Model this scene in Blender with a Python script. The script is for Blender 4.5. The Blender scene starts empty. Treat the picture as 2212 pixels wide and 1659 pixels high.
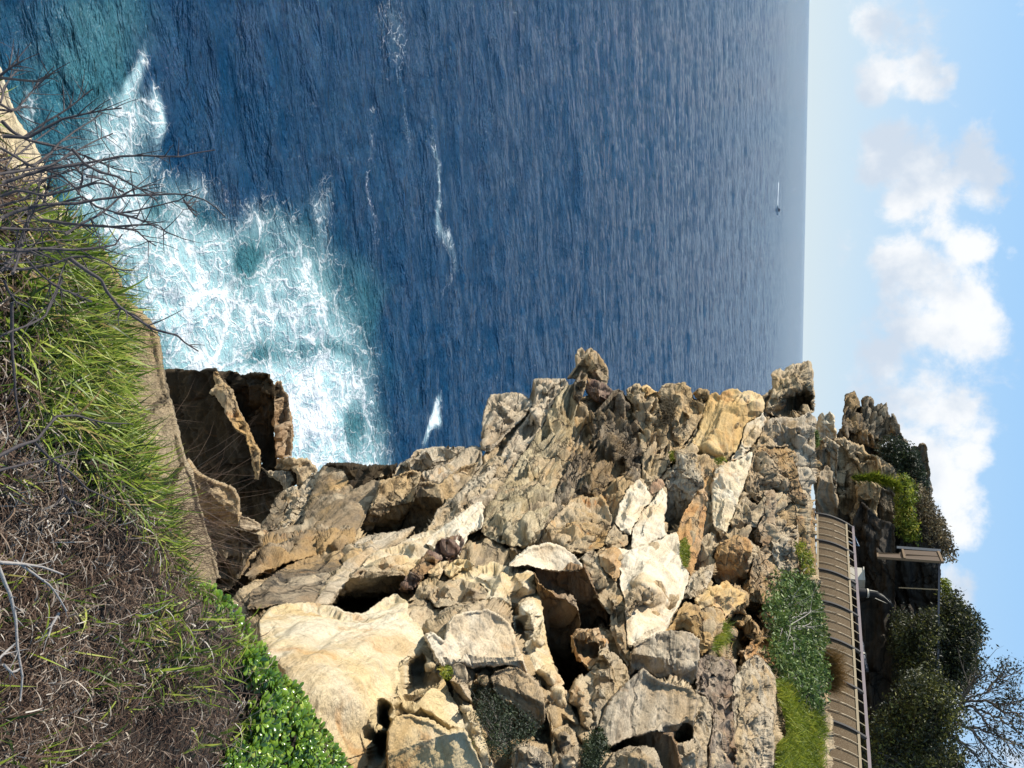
import bpy, math, random
import numpy as np
from mathutils import Vector, Matrix
from mathutils.geometry import delaunay_2d_cdt
rng = np.random.default_rng(7)
random.seed(7)
scene = bpy.context.scene
COL = scene.collection

# ------------------------------------------------------------------ camera
FPX = 800.0                      # focal length in picture pixels (1024 wide)
EYE = np.array([0.0, 0.0, 30.0]) # 30 m above the sea
PITCH = math.radians(20.0)
TILT = 0.0192
K = 1024.0 / 2212.0
Rv = np.array([1.0, 0, 0]); Fv = np.array([0, math.cos(PITCH), -math.sin(PITCH)])
Uv = np.array([0, math.sin(PITCH), math.cos(PITCH)])
ce, se = math.cos(TILT), math.sin(TILT)
EX = ce * Uv - se * Rv           # picture right = world up
EY = se * Uv + ce * Rv           # picture down  = world right

def ray(x, y):
    """unit view rays for points of the 2212 x 1659 survey sheet"""
    x = np.asarray(x, float); y = np.asarray(y, float)
    a = x * K - 512.0; b = y * K - 384.0
    r = a[..., None] * EX + b[..., None] * EY + FPX * Fv
    return r / np.linalg.norm(r, axis=-1, keepdims=True)

def at(x, y, d):
    return EYE + ray(x, y) * np.asarray(d, float)[..., None]

def project(p):
    q = p - EYE
    z = q @ Fv
    return (q @ EX / z * FPX + 512.0) / K, (q @ EY / z * FPX + 384.0) / K

CROP = {'F': (0, 0, 1.0), 'A': (1123.3, 725.8, .31254), 'B': (1123.3, 1140.6, .31254), 'C': (553.0, 1140.6, .31254),
        'D': (345.6, 725.8, .31254), 'E': (1641.8, 777.7, .2604), 'T': (1641.8, 1140.6, .31254),
        'G': (1641.8, 1080.1, .15625), 'H': (0, 129.6, .39055), 'I': (0, 604.9, .31254), 'J': (0, 1140.6, .31254)}

def conv(crop, pts):
    ox, oy, s = CROP[crop]
    return [(ox + s * p[0], oy + s * p[1]) + tuple(p[2:]) for p in pts]

def P(s):
    return [tuple(float(v) for v in q.split(',')) for q in s.split()]

# ------------------------------------------------------------------ noise
_perm = rng.permutation(4096)
_perm = np.concatenate([_perm, _perm, _perm[:4]])
_grad = rng.normal(size=(4096, 3)); _grad /= np.linalg.norm(_grad, axis=1)[:, None]

def _hash(i, j, k):
    return _perm[_perm[_perm[i & 4095] + (j & 4095)] % 4096 + (k & 4095)] % 4096

def perlin(p):
    p = np.asarray(p, float)
    i = np.floor(p).astype(np.int64); f = p - i
    u = f * f * f * (f * (f * 6 - 15) + 10)
    out = 0
    for dx in (0, 1):
        for dy in (0, 1):
            for dz in (0, 1):
                g = _grad[_hash(i[:, 0] + dx, i[:, 1] + dy, i[:, 2] + dz)]
                d = f - np.array([dx, dy, dz])
                w = (u[:, 0] if dx else 1 - u[:, 0]) * (u[:, 1] if dy else 1 - u[:, 1]) * (u[:, 2] if dz else 1 - u[:, 2])
                out = out + w * (g * d).sum(1)
    return out * 1.6

def fbm(p, oct=4, lac=2.03, gain=.5):
    a, s, o = 1.0, 1.0, 0
    for k in range(oct):
        o = o + a * perlin(p * s + 17.3 * k); a *= gain; s *= lac
    return o

def ridged(p, oct=3):
    a, s, o = 1.0, 1.0, 0
    for k in range(oct):
        o = o + a * (1 - np.abs(perlin(p * s + 31.7 * k)) * 1.6); a *= .5; s *= 2.1
    return o / 1.75

def worley(p, want=False):
    i = np.floor(p).astype(np.int64); f = p - i
    f1 = np.full(len(p), 9.0); f2 = np.full(len(p), 9.0); cid = np.zeros(len(p), np.int64); vec = np.zeros((len(p), 3))
    for dx in (-1, 0, 1):
        for dy in (-1, 0, 1):
            for dz in (-1, 0, 1):
                h = _hash(i[:, 0] + dx, i[:, 1] + dy, i[:, 2] + dz)
                q = np.array([dx, dy, dz]) + _grad[h] * .5 + .5 - f
                d = (q * q).sum(1)
                m = d < f1
                f2 = np.where(m, f1, np.minimum(f2, d)); cid = np.where(m, h, cid); f1 = np.where(m, d, f1)
                if want: vec[m] = -q[m]
    if want: return np.sqrt(f1), np.sqrt(f2), cid, vec
    return np.sqrt(f1), np.sqrt(f2), cid

# ------------------------------------------------------------------ 2D helpers
def inside(poly, x, y):
    poly = np.asarray(poly)[:, :2]; c = np.zeros(len(x), bool)
    for a, b in zip(poly, np.roll(poly, -1, 0)):
        m = (a[1] > y) != (b[1] > y)
        with np.errstate(divide='ignore', invalid='ignore'):
            c ^= m & (x < (b[0] - a[0]) * (y - a[1]) / (b[1] - a[1] + 1e-12) + a[0])
    return c

def edge_dist(poly, x, y):
    poly = np.asarray(poly)[:, :2]; d = np.full(len(x), 1e9)
    for a, b in zip(poly, np.roll(poly, -1, 0)):
        e = b - a; L = (e * e).sum() + 1e-9
        t = np.clip(((x - a[0]) * e[0] + (y - a[1]) * e[1]) / L, 0, 1)
        d = np.minimum(d, np.hypot(x - a[0] - t * e[0], y - a[1] - t * e[1]))
    return d

def soft(poly, x, y, w):
    d = edge_dist(poly, x, y)
    s = np.where(inside(poly, x, y), d, -d)
    t = np.clip(s / w * .5 + .5, 0, 1)
    return t * t * (3 - 2 * t)

def sample_poly(poly, n):
    poly = np.asarray(poly)[:, :2]; lo, hi = poly.min(0), poly.max(0); out = []
    got = 0
    while got < n:
        q = rng.uniform(lo, hi, (n * 2, 2)); q = q[inside(poly, q[:, 0], q[:, 1])]; out.append(q); got += len(q)
    return np.concatenate(out)[:n]

# ------------------------------------------------------------------ objects
def tag(o, label=None, cat=None, group=None, kind=None):
    if label: o['label'] = label
    if cat: o['category'] = cat
    if group: o['group'] = group
    if kind: o['kind'] = kind
    return o

def make(name, verts, faces, mat, parent=None, smooth=True, centre=True, attrs=None):
    """one mesh object; verts in world space"""
    verts = np.asarray(verts, float)
    loc = verts.mean(0) if centre and parent is None else np.zeros(3)
    if parent is not None: loc = np.array(parent.location)
    me = bpy.data.meshes.new(name)
    if isinstance(faces, np.ndarray):
        n, k = faces.shape
        me.vertices.add(len(verts)); me.vertices.foreach_set('co', (verts - loc).astype(np.float32).ravel())
        me.loops.add(n * k); me.loops.foreach_set('vertex_index', faces.astype(np.int32).ravel())
        me.polygons.add(n); me.polygons.foreach_set('loop_start', np.arange(0, n * k, k, dtype=np.int32))
        me.polygons.foreach_set('loop_total', np.full(n, k, np.int32))
    else:
        me.from_pydata([tuple(v) for v in verts - loc], [], faces)
    if attrs:
        for an, av in attrs.items():
            at_ = me.attributes.new(an, 'FLOAT', 'POINT'); at_.data.foreach_set('value', np.asarray(av, np.float32))
    me.polygons.foreach_set('use_smooth', np.full(len(me.polygons), smooth))
    me.update(calc_edges=True); me.validate()
    if mat: me.materials.append(mat)
    o = bpy.data.objects.new(name, me); COL.objects.link(o)
    if parent is None: o.location = loc
    else: o.parent = parent
    return o

def empty(name, loc):
    o = bpy.data.objects.new(name, None); COL.objects.link(o); o.location = tuple(loc); o.empty_display_size = .1
    return o

def tubes(polys, sides=5):
    """polys: list of (points Nx3, radii N) -> verts, faces"""
    V, Fc, n0 = [], [], 0
    for pts, rad in polys:
        pts = np.asarray(pts, float); n = len(pts)
        t = np.gradient(pts, axis=0); t /= np.linalg.norm(t, axis=1)[:, None] + 1e-9
        up = np.tile([0.31, .17, .93], (n, 1)); s = np.cross(t, up); s /= np.linalg.norm(s, axis=1)[:, None] + 1e-9
        w = np.cross(t, s)
        for k in range(sides):
            a = 2 * math.pi * k / sides
            V.append(pts + (math.cos(a) * s + math.sin(a) * w) * np.asarray(rad)[:, None])
        idx = lambda i, k: n0 + (k % sides) * n + i
        for i in range(n - 1):
            for k in range(sides):
                Fc.append((idx(i, k), idx(i, k + 1), idx(i + 1, k + 1), idx(i + 1, k)))
        Fc.append(tuple(idx(0, k) for k in range(sides))); Fc.append(tuple(idx(n - 1, k) for k in reversed(range(sides))))
        n0 += n * sides
    return np.concatenate(V), Fc

def box(c, ax, ay, az):
    """box from centre and three half-axis vectors"""
    c, ax, ay, az = (np.asarray(v, float) for v in (c, ax, ay, az))
    V = [c + i * ax + j * ay + k * az for i in (-1, 1) for j in (-1, 1) for k in (-1, 1)]
    Fc = [(0, 1, 3, 2), (4, 6, 7, 5), (0, 4, 5, 1), (2, 3, 7, 6), (0, 2, 6, 4), (1, 5, 7, 3)]
    return V, Fc

def join(parts):
    V, Fc, n = [], [], 0
    for v, f in parts:
        V.extend(v); Fc.extend([tuple(i + n for i in q) for q in f]); n += len(v)
    return np.array(V), Fc
SKY_STRENGTH = 0.07; SKY_SAT = 1.0; SKY_VAL = 1.0; SKY_HUE = 0.5; SUN_E = 5.0; EXPOSURE = 0.5; WAVE_B = .9
# ------------------------------------------------------------------ materials
class NT:
    def __init__(s, name):
        s.m = bpy.data.materials.new(name); s.m.use_nodes = True
        s.t = s.m.node_tree; s.n = s.t.nodes; s.b = s.n['Principled BSDF']
    def new(s, ty, **kw):
        n = s.n.new(ty)
        for k, v in kw.items():
            if k.startswith('i_'): n.inputs[k[2:].replace('_', ' ')].default_value = v
            else: setattr(n, k, v)
        return n
    def link(s, a, b): s.t.links.new(a, b)
    def scale(s, vec, sc):
        n = s.new('ShaderNodeMapping', vector_type='POINT'); n.inputs['Scale'].default_value = sc
        s.link(vec, n.inputs['Vector']); return n.outputs[0]
    def noise(s, vec, scale, detail=4, rough=.55, dist=0):
        n = s.new('ShaderNodeTexNoise'); n.inputs['Scale'].default_value = scale; n.inputs['Detail'].default_value = detail
        n.inputs['Roughness'].default_value = rough; n.inputs['Distortion'].default_value = dist
        s.link(vec, n.inputs['Vector']); return n.outputs['Fac']
    def ramp(s, fac, lo, hi, smooth=True):
        n = s.new('ShaderNodeMapRange'); n.interpolation_type = 'SMOOTHSTEP' if smooth else 'LINEAR'
        n.inputs['From Min'].default_value = lo; n.inputs['From Max'].default_value = hi
        s.link(fac, n.inputs['Value']); return n.outputs[0]
    def mix(s, fac, a, b):
        n = s.new('ShaderNodeMix', data_type='RGBA')
        for sock, v in ((n.inputs['Factor'], fac), (n.inputs[6], a), (n.inputs[7], b)):
            if isinstance(v, (int, float)): sock.default_value = v
            elif isinstance(v, tuple): sock.default_value = (*v[:3], 1)
            else: s.link(v, sock)
        return n.outputs[2]
    def math(s, op, a, b=0.0, c=None):
        n = s.new('ShaderNodeMath', operation=op)
        for k, v in enumerate((a, b) if c is None else (a, b, c)):
            if isinstance(v, (int, float)): n.inputs[k].default_value = v
            else: s.link(v, n.inputs[k])
        return n.outputs[0]
    def bump(s, h, strength, dist, prev=None):
        n = s.new('ShaderNodeBump'); n.inputs['Strength'].default_value = strength; n.inputs['Distance'].default_value = dist
        s.link(h, n.inputs['Height'])
        if prev is not None: s.link(prev, n.inputs['Normal'])
        return n.outputs[0]
    def pos(s): return s.new('ShaderNodeNewGeometry').outputs['Position']

MATS = {}
def sandstone(name, a, b, c, pat=(.1, .085, .07), patina=.35, lines=1.0, strata=5.0, pit=0.0, fine=1.0, stain=(.42, .2, .07), rust=.2):
    """weathered sandstone: two body colours, bedding lines, rust stains, dark lichen patina"""
    t = NT('sandstone_' + name); p = t.pos()
    pull = lambda c_, k=.1: tuple(v * (1 - k) + w_ * k for v, w_ in zip(c_, (.50, .39, .245)))
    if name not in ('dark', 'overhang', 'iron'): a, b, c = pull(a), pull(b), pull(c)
    n1 = t.noise(p, .9, 5, .6, .4)
    col = t.mix(t.ramp(n1, .35, .65), a, b)
    bed = t.noise(t.scale(p, (.35, .35, strata)), 1.0, 6, .62, .25)
    col = t.mix(t.math('MULTIPLY', t.ramp(bed, .5, .66), .75 * lines), col, c)
    bed2 = t.noise(t.scale(p, (.5, .5, strata * 2.2)), 1.0, 5, .6, .3)
    col = t.mix(t.math('MULTIPLY', t.ramp(bed2, .53, .68), .55 * lines), col, pat)
    st = t.noise(p, 1.7, 6, .65, .8)
    col = t.mix(t.math('MULTIPLY', t.ramp(st, .56, .7), rust * 2), col, stain)
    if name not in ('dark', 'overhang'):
        wa = t.noise(t.scale(p, (1, 1, 1.8)), .42, 6, .62, .8)
        col = t.mix(t.math('MULTIPLY', t.ramp(wa, .5, .64), .36), col, (.60, .51, .37)); col = t.mix(t.math('MULTIPLY', t.ramp(wa, .5, .36), .45), col, (.47, .29, .11))
        wb = t.noise(t.scale(p, (1, 1, 2.2)), .8, 7, .65, .6); col = t.mix(t.math('MULTIPLY', t.ramp(wb, .54, .68), .36), col, (.38, .295, .195))
    pa = t.noise(p, 2.6, 9, .72, .3)
    col = t.mix(t.math('MULTIPLY', t.ramp(pa, .62 - .2 * patina, .74 - .2 * patina), min(1, .35 + patina)), col, pat)
    sp = t.noise(p, 38, 4, .7)
    hs = t.new('ShaderNodeHueSaturation'); t.link(col, hs.inputs['Color'])
    t.link(t.math('MULTIPLY_ADD', sp, .8, .62), hs.inputs['Value'])
    cv = t.new('ShaderNodeTexVoronoi', feature='DISTANCE_TO_EDGE'); cv.inputs['Scale'].default_value = .6
    dn = t.new('ShaderNodeTexNoise'); dn.inputs['Scale'].default_value = 1.4; dn.inputs['Detail'].default_value = 6; t.link(p, dn.inputs['Vector'])
    dv = t.new('ShaderNodeVectorMath', operation='MULTIPLY_ADD'); t.link(dn.outputs['Color'], dv.inputs[0]); dv.inputs[1].default_value = (1.1, 1.1, .5); t.link(t.scale(p, (.8, .8, 1.5)), dv.inputs[2]); t.link(dv.outputs[0], cv.inputs['Vector'])
    crk = t.ramp(cv.outputs['Distance'], .0, .022)
    hc = t.mix(t.math('MULTIPLY', t.math('SUBTRACT', 1.0, crk), .4 * fine if fine > .85 else .0), hs.outputs[0], pat)
    t.link(hc, t.b.inputs['Base Color']); t.b.inputs['Roughness'].default_value = .92
    t.b.inputs['Specular IOR Level'].default_value = .15
    h = t.noise(t.scale(p, (.8, .8, strata * 1.6)), 1.6, 8, .68, .5)
    nb = t.bump(h, .8 * fine, .17)
    h2 = t.noise(p, 9, 8, .72)
    nb = t.bump(h2, .6 * fine, .06, nb)
    nb = t.bump(crk, .9 * fine if fine > .85 else .12, .12, nb)
    if pit:
        v = t.new('ShaderNodeTexVoronoi', feature='SMOOTH_F1'); v.inputs['Scale'].default_value = 5.5
        v.inputs['Smoothness'].default_value = .15
        d = t.noise(p, 4, 3); 
        t.link(t.scale(p, (1, 1, 1.7)), v.inputs['Vector'])
        nb = t.bump(t.ramp(v.outputs['Distance'], .05, .5), pit, .12, nb)
    t.link(nb, t.b.inputs['Normal'])
    MATS[name] = t.m; return t.m

W = (.64, .575, .455); CR = (.60, .49, .33); TAN = (.46, .345, .20); GOLD = (.50, .32, .12); OR = (.42, .21, .075)
GB = (.30, .23, .15); DK = (.085, .066, .048); PU = (.15, .085, .075); GR = (.36, .33, .29)
sandstone('white', W, (.62, .55, .43), (.5, .4, .26), patina=.1, strata=3, rust=.2, lines=.6, fine=.7)
sandstone('cream', (.58, .47, .30), W, (.48, .33, .16), patina=.12, strata=4, rust=.3, lines=.6, fine=.8)
sandstone('yellow', (.60, .46, .245), (.66, .59, .45), (.48, .33, .15), pat=(.26, .2, .13), patina=.2, strata=4, rust=.35, lines=.7, fine=.84)
sandstone('golden', GOLD, (.56, .41, .2), (.44, .22, .07), patina=.06, strata=4, rust=.35, lines=.7, fine=.7)
sandstone('beige', (.46, .37, .26), (.54, .46, .35), GB, patina=.3, strata=6, rust=.15)
sandstone('striped', (.62, .52, .34), (.54, .43, .25), (.24, .18, .11), patina=.28, strata=9, rust=.12, lines=1.2, fine=1.3)
sandstone('ledge', (.36, .275, .165), (.43, .34, .22), (.27, .2, .12), patina=.25, strata=4, rust=.2, lines=.9, fine=1.0)
sandstone('tan', TAN, (.46, .35, .22), GB, patina=.3, strata=5, rust=.25)
sandstone('brown', (.36, .275, .175), (.45, .35, .22), (.2, .145, .09), patina=.3, strata=5, rust=.2)
sandstone('flaky', (.30, .235, .16), (.42, .34, .24), DK, pat=(.05, .042, .035), patina=.45, strata=9, rust=.1, lines=1.2, fine=1.4)
sandstone('darkflaky', (.2, .155, .11), (.33, .265, .19), (.05, .042, .036), pat=(.04, .034, .03), patina=.5, strata=9, rust=.08, lines=1.2, fine=1.4)
sandstone('greyragged', (.55, .465, .345), (.45, .36, .245), TAN, pat=(.085, .07, .058), patina=.34, strata=4, rust=.06, pit=.9, fine=1.2)
sandstone('ochre', (.44, .27, .10), (.40, .30, .18), (.28, .17, .08), patina=.3, strata=4, rust=.5)
sandstone('orange', OR, (.50, .30, .13), TAN, patina=.22, strata=4, rust=.5)
sandstone('orangepit', (.40, .25, .11), (.30, .19, .1), (.46, .33, .19), patina=.35, strata=4, rust=.4, pit=1.0, fine=1.2)
sandstone('iron', (.19, .12, .095), (.24, .155, .11), (.12, .075, .06), pat=(.06, .045, .045), patina=.3, strata=4, rust=.1, pit=.7)
sandstone('purplepit', (.27, .2, .16), (.36, .28, .21), (.18, .115, .095), patina=.3, strata=6, rust=.2, pit=1.0, fine=1.2)
sandstone('red', (.33, .15, .075), (.36, .2, .11), (.24, .13, .08), patina=.2, strata=4, rust=.3)
sandstone('lichen', (.17, .125, .08), (.23, .17, .11), (.07, .058, .046), pat=(.055, .048, .04), patina=.6, strata=3, rust=.1)
sandstone('smoothbrown', (.20, .145, .088), (.155, .112, .07), (.17, .125, .08), patina=.3, strata=3, rust=.12, fine=.8)
sandstone('dark', (.036, .027, .017), (.055, .038, .02), (.026, .02, .014), pat=(.07, .058, .045), patina=.25, strata=3, rust=.06, fine=.8)  # dark wet rock, lowered further to hold the blocks' shade in its colour
sandstone('redbrown', (.26, .155, .085), (.33, .215, .12), (.18, .11, .065), patina=.3, strata=6, rust=.3)
sandstone('overhang', (.045, .038, .03), (.08, .068, .055), (.025, .022, .02), pat=(.02, .018, .016), patina=.3, strata=5, rust=.05)  # near black: the unlit recess under the cliff is put into the colour
sandstone('pinnacle', (.12, .1, .075), (.19, .155, .115), (.07, .06, .048), pat=(.04, .036, .03), patina=.4, strata=7, rust=.1, lines=1.1, fine=1.2)  # darkened body colours carry the shade of faces turned from the sun
sandstone('soil', (.3, .19, .08), (.24, .15, .075), (.17, .12, .07), patina=.25, strata=2, rust=.3)

def simple(name, col, rough=.6, metal=0, var=.25, scale=30, bump=0):
    t = NT(name); p = t.pos()
    n = t.noise(p, scale, 4)
    c2 = tuple(v * (1 - var) for v in col); c3 = tuple(min(1, v * (1 + var)) for v in col)
    t.link(t.mix(n, c2, c3), t.b.inputs['Base Color']); t.b.inputs['Roughness'].default_value = rough
    t.b.inputs['Metallic'].default_value = metal
    if bump: t.link(t.bump(n, bump, .01), t.b.inputs['Normal'])
    MATS[name] = t.m; return t.m

def leafmat(name, cols, trans=.35, rough=.5, spec=.4, stops=None):
    """leaf or blade: colour by the per-plant 'tone' attribute, some light let through"""
    t = NT(name); a = t.new('ShaderNodeAttribute', attribute_name='tone')
    r = t.new('ShaderNodeValToRGB'); e = r.color_ramp.elements
    stops = stops or [i / (len(cols) - 1) for i in range(len(cols))]
    e[0].position, e[0].color = stops[0], (*cols[0], 1); e[1].position, e[1].color = stops[-1], (*cols[-1], 1)
    for s_, c in list(zip(stops, cols))[1:-1]:
        q = e.new(s_); q.color = (*c, 1)
    t.link(a.outputs['Fac'], r.inputs['Fac']); t.link(r.outputs[0], t.b.inputs['Base Color'])
    t.b.inputs['Roughness'].default_value = rough; t.b.inputs['Specular IOR Level'].default_value = spec
    tr = t.new('ShaderNodeBsdfTranslucent'); t.link(r.outputs[0], tr.inputs['Color'])
    mx = t.new('ShaderNodeMixShader'); mx.inputs[0].default_value = trans
    t.link(t.b.outputs[0], mx.inputs[1]); t.link(tr.outputs[0], mx.inputs[2])
    t.link(mx.outputs[0], t.n['Material Output'].inputs['Surface'])
    MATS[name] = t.m; return t.m

leafmat('grass_blade', [(.035, .06, .008), (.12, .2, .015), (.27, .36, .03), (.46, .5, .09), (.40, .26, .11)], .4, .45)
leafmat('dry_blade', [(.045, .026, .018), (.10, .06, .04), (.2, .14, .1), (.38, .32, .26), (.6, .55, .48)], .15, .7, .2)
leafmat('succulent', [(.04, .10, .01), (.10, .2, .015), (.2, .31, .03), (.4, .46, .09)], .15, .22, .6)
leafmat('scrub_leaf', [(.03, .055, .014), (.075, .13, .025), (.16, .23, .05), (.27, .32, .11)], .2, .5)
leafmat('olive_leaf', [(.008, .012, .006), (.025, .032, .012), (.06, .066, .018), (.18, .18, .035)], .25, .5)
leafmat('dark_leaf', [(.01, .016, .008), (.02, .034, .014), (.045, .065, .022)], .15, .6)
leafmat('bright_leaf', [(.06, .09, .012), (.17, .22, .02), (.33, .36, .04), (.46, .38, .08)], .35, .5)
leafmat('heath_leaf', [(.04, .03, .016), (.11, .085, .045), (.19, .15, .08), (.25, .17, .06)], .15, .7)
leafmat('rust_grass', [(.12, .07, .025), (.22, .13, .045), (.3, .2, .08)], .3, .6)
simple('deadwood', (.045, .037, .04), .75, var=.5, scale=60, bump=.5)
simple('palewood', (.29, .27, .255), .8, var=.35, scale=70, bump=.5)
simple('twig_grey', (.26, .235, .21), .8, var=.3, scale=20)
simple('bark', (.10, .08, .065), .9, var=.4, scale=12, bump=.6)
simple('litter', (.035, .026, .02), .95, var=.6, scale=25, bump=1)
simple('rail_tan', (.34, .27, .17), .5, var=.1)
simple('post_steel', (.035, .033, .033), .75, 0, var=.3)
simple('handrail', (.24, .195, .2), .5, .2, var=.12, scale=8)
simple('white_box', (.5, .46, .38), .5, var=.08)
simple('black_pipe', (.012, .012, .013), .85, var=.3)
simple('pipe_patch', (.5, .46, .38), .7, var=.2)
simple('frame_brown', (.14, .095, .055), .9, var=.2)
simple('frame_grey', (.34, .33, .33), .4, .3, var=.1)
simple('beam_blue', (.035, .042, .06), .5, .2, var=.2)
simple('slate_panel', (.09, .062, .042), .9, var=.2)
simple('blue_pole', (.12, .2, .3), .4, var=.1)
simple('boat_white', (.8, .8, .8), .3, var=.05)
simple('boat_dark', (.05, .04, .06), .4, var=.2)
simple('wake', (.6, .68, .74), .8, var=.08, scale=2)

def mesh_panel():
    """perforated screen: woven wire, see-through in its holes"""
    t = NT('wire_screen'); tc = t.new('ShaderNodeTexCoord').outputs['Object']
    p = t.pos()
    n = t.noise(p, 2.5, 5, .6)
    c = t.mix(n, (.085, .06, .038), (.13, .095, .06))
    t.link(t.mix(t.ramp(t.noise(p, 60, 2), .52, .64), c, (.19, .15, .1)), t.b.inputs['Base Color'])
    t.b.inputs['Roughness'].default_value = .9; t.b.inputs['Specular IOR Level'].default_value = .05
    t.link(t.bump(t.noise(p, 70, 2), .5, .01), t.b.inputs['Normal'])
    MATS['wire_screen'] = t.m
mesh_panel()
# ------------------------------------------------------------------ sky, sun
SUN = np.array([-.72, .35, .60]); SUN /= np.linalg.norm(SUN)
def build_sky():
    w = bpy.data.worlds.new('World'); scene.world = w; w.use_nodes = True
    t = w.node_tree; n = t.nodes; L = t.links.new
    bg = n['Background']; bg.inputs['Strength'].default_value = SKY_STRENGTH
    sky = n.new('ShaderNodeTexSky'); sky.sky_type = 'NISHITA'; sky.sun_disc = False
    sky.sun_elevation = math.asin(SUN[2]); sky.sun_rotation = math.atan2(SUN[0], SUN[1])
    sky.air_density = 1.0; sky.dust_density = 1.2; sky.ozone_density = 1.5; sky.altitude = 30
    tc = n.new('ShaderNodeTexCoord')
    # clouds: soft lumps at their bearings, broken up by noise
    blobs = [(1915, 60, 50), (1960, 75, 55), (1985, 120, 50), (2005, 165, 40), (1900, 150, 45), (1880, 195, 30),
             (1975, 310, 50), (1925, 345, 60), (1990, 370, 60), (2020, 430, 55), (2090, 345, 55), (2120, 400, 50), (2050, 400, 40), (2090, 520, 40), (2030, 480, 36), (1960, 420, 50),
             (1960, 590, 60), (2010, 620, 70), (2060, 640, 60), (2060, 700, 65), (1990, 700, 80), (1920, 760, 70), (1950, 830, 85), (2030, 780, 75), (2090, 720, 60),
             (2040, 870, 70), (1990, 900, 70), (2050, 960, 60), (2030, 1040, 55), (2075, 1100, 50), (2085, 1160, 40), (2040, 1150, 50), (2080, 1250, 36), (2060, 1280, 40), (1960, 980, 60), (2050, 1420, 40), (2050, 1510, 40)]
    prev = None
    for (x, y, r) in blobs:
        d = ray(x, y); ang = r * K / 850.0
        dot = n.new('ShaderNodeVectorMath'); dot.operation = 'DOT_PRODUCT'; L(tc.outputs['Generated'], dot.inputs[0]); dot.inputs[1].default_value = tuple(d)
        mr = n.new('ShaderNodeMapRange'); mr.inputs['From Min'].default_value = math.cos(ang * 1.7); mr.inputs['From Max'].default_value = 1.0
        L(dot.outputs['Value'], mr.inputs['Value'])
        if prev is None: prev = mr.outputs[0]
        else:
            m = n.new('ShaderNodeMath'); m.operation = 'SMOOTH_MAX'; m.inputs[2].default_value = .25; L(prev, m.inputs[0]); L(mr.outputs[0], m.inputs[1]); prev = m.outputs[0]
    def noise(sc, det, ro, dist=0):
        q = n.new('ShaderNodeTexNoise'); q.inputs['Scale'].default_value = sc; q.inputs['Detail'].default_value = det; q.inputs['Roughness'].default_value = ro
        q.inputs['Distortion'].default_value = dist
        L(tc.outputs['Generated'], q.inputs['Vector']); return q.outputs['Fac']
    def ma(op, a, b, c=0.0):
        m = n.new('ShaderNodeMath'); m.operation = op
        for k, v in enumerate((a, b, c)):
            if isinstance(v, float): m.inputs[k].default_value = v
            else: L(v, m.inputs[k])
        return m.outputs[0]
    def mr(v, lo, hi):
        q = n.new('ShaderNodeMapRange'); q.interpolation_type = 'SMOOTHSTEP'; q.inputs['From Min'].default_value = lo; q.inputs['From Max'].default_value = hi; L(v, q.inputs['Value']); return q.outputs[0]
    nz = noise(15.0, 10.0, .6, .15)
    dens = ma('MULTIPLY_ADD', ma('SUBTRACT', nz, .5), 2.6, prev)
    cov = mr(dens, .42, 1.0)
    body = noise(9.0, 6.0, .55, .2)
    def mix(fac, a, b):
        q = n.new('ShaderNodeMix'); q.data_type = 'RGBA'
        for s_, v in ((q.inputs['Factor'], fac), (q.inputs[6], a), (q.inputs[7], b)):
            if isinstance(v, tuple): s_.default_value = (*v, 1)
            elif isinstance(v, float): s_.default_value = v
            else: L(v, s_)
        return q.outputs[2]
    k = 1.0 / SKY_STRENGTH
    ccol = mix(mr(body, .38, .62), (.46 * k, .52 * k, .60 * k), (.73 * k, .73 * k, .73 * k))
    sep = n.new('ShaderNodeSeparateXYZ'); L(tc.outputs['Generated'], sep.inputs[0])
    gm = n.new('ShaderNodeGamma'); gm.inputs['Gamma'].default_value = 1.0; L(sky.outputs[0], gm.inputs[0])
    hs = n.new('ShaderNodeHueSaturation'); hs.inputs['Saturation'].default_value = SKY_SAT; hs.inputs['Value'].default_value = SKY_VAL; hs.inputs['Hue'].default_value = SKY_HUE; L(gm.outputs[0], hs.inputs['Color'])
    # pale sea haze low over the horizon, clearer blue above it
    def band(lo, hi):
        q = n.new('ShaderNodeMapRange'); q.inputs['From Min'].default_value = lo; q.inputs['From Max'].default_value = hi; q.inputs['To Min'].default_value = 1; q.inputs['To Max'].default_value = 0; L(sep.outputs['Z'], q.inputs['Value']); return q.outputs[0]
    low = mix(ma('POWER', band(-.02, .4), 2.1), (.225 * k, .44 * k, .72 * k), (.53 * k, .61 * k, .64 * k))
    base = mix(ma('MULTIPLY', band(.45, .85), .95), hs.outputs[0], low)
    L(mix(ma('MULTIPLY', cov, .92), base, ccol), bg.inputs['Color'])
    s = bpy.data.lights.new('sun', 'SUN'); s.energy = SUN_E; s.angle = math.radians(.53); s.color = (1, .93, .81)
    o = bpy.data.objects.new('sun', s); COL.objects.link(o); o.location = tuple(SUN * 80 + EYE)
    o.rotation_euler = Vector(tuple(SUN)).to_track_quat('Z', 'Y').to_euler()

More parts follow.
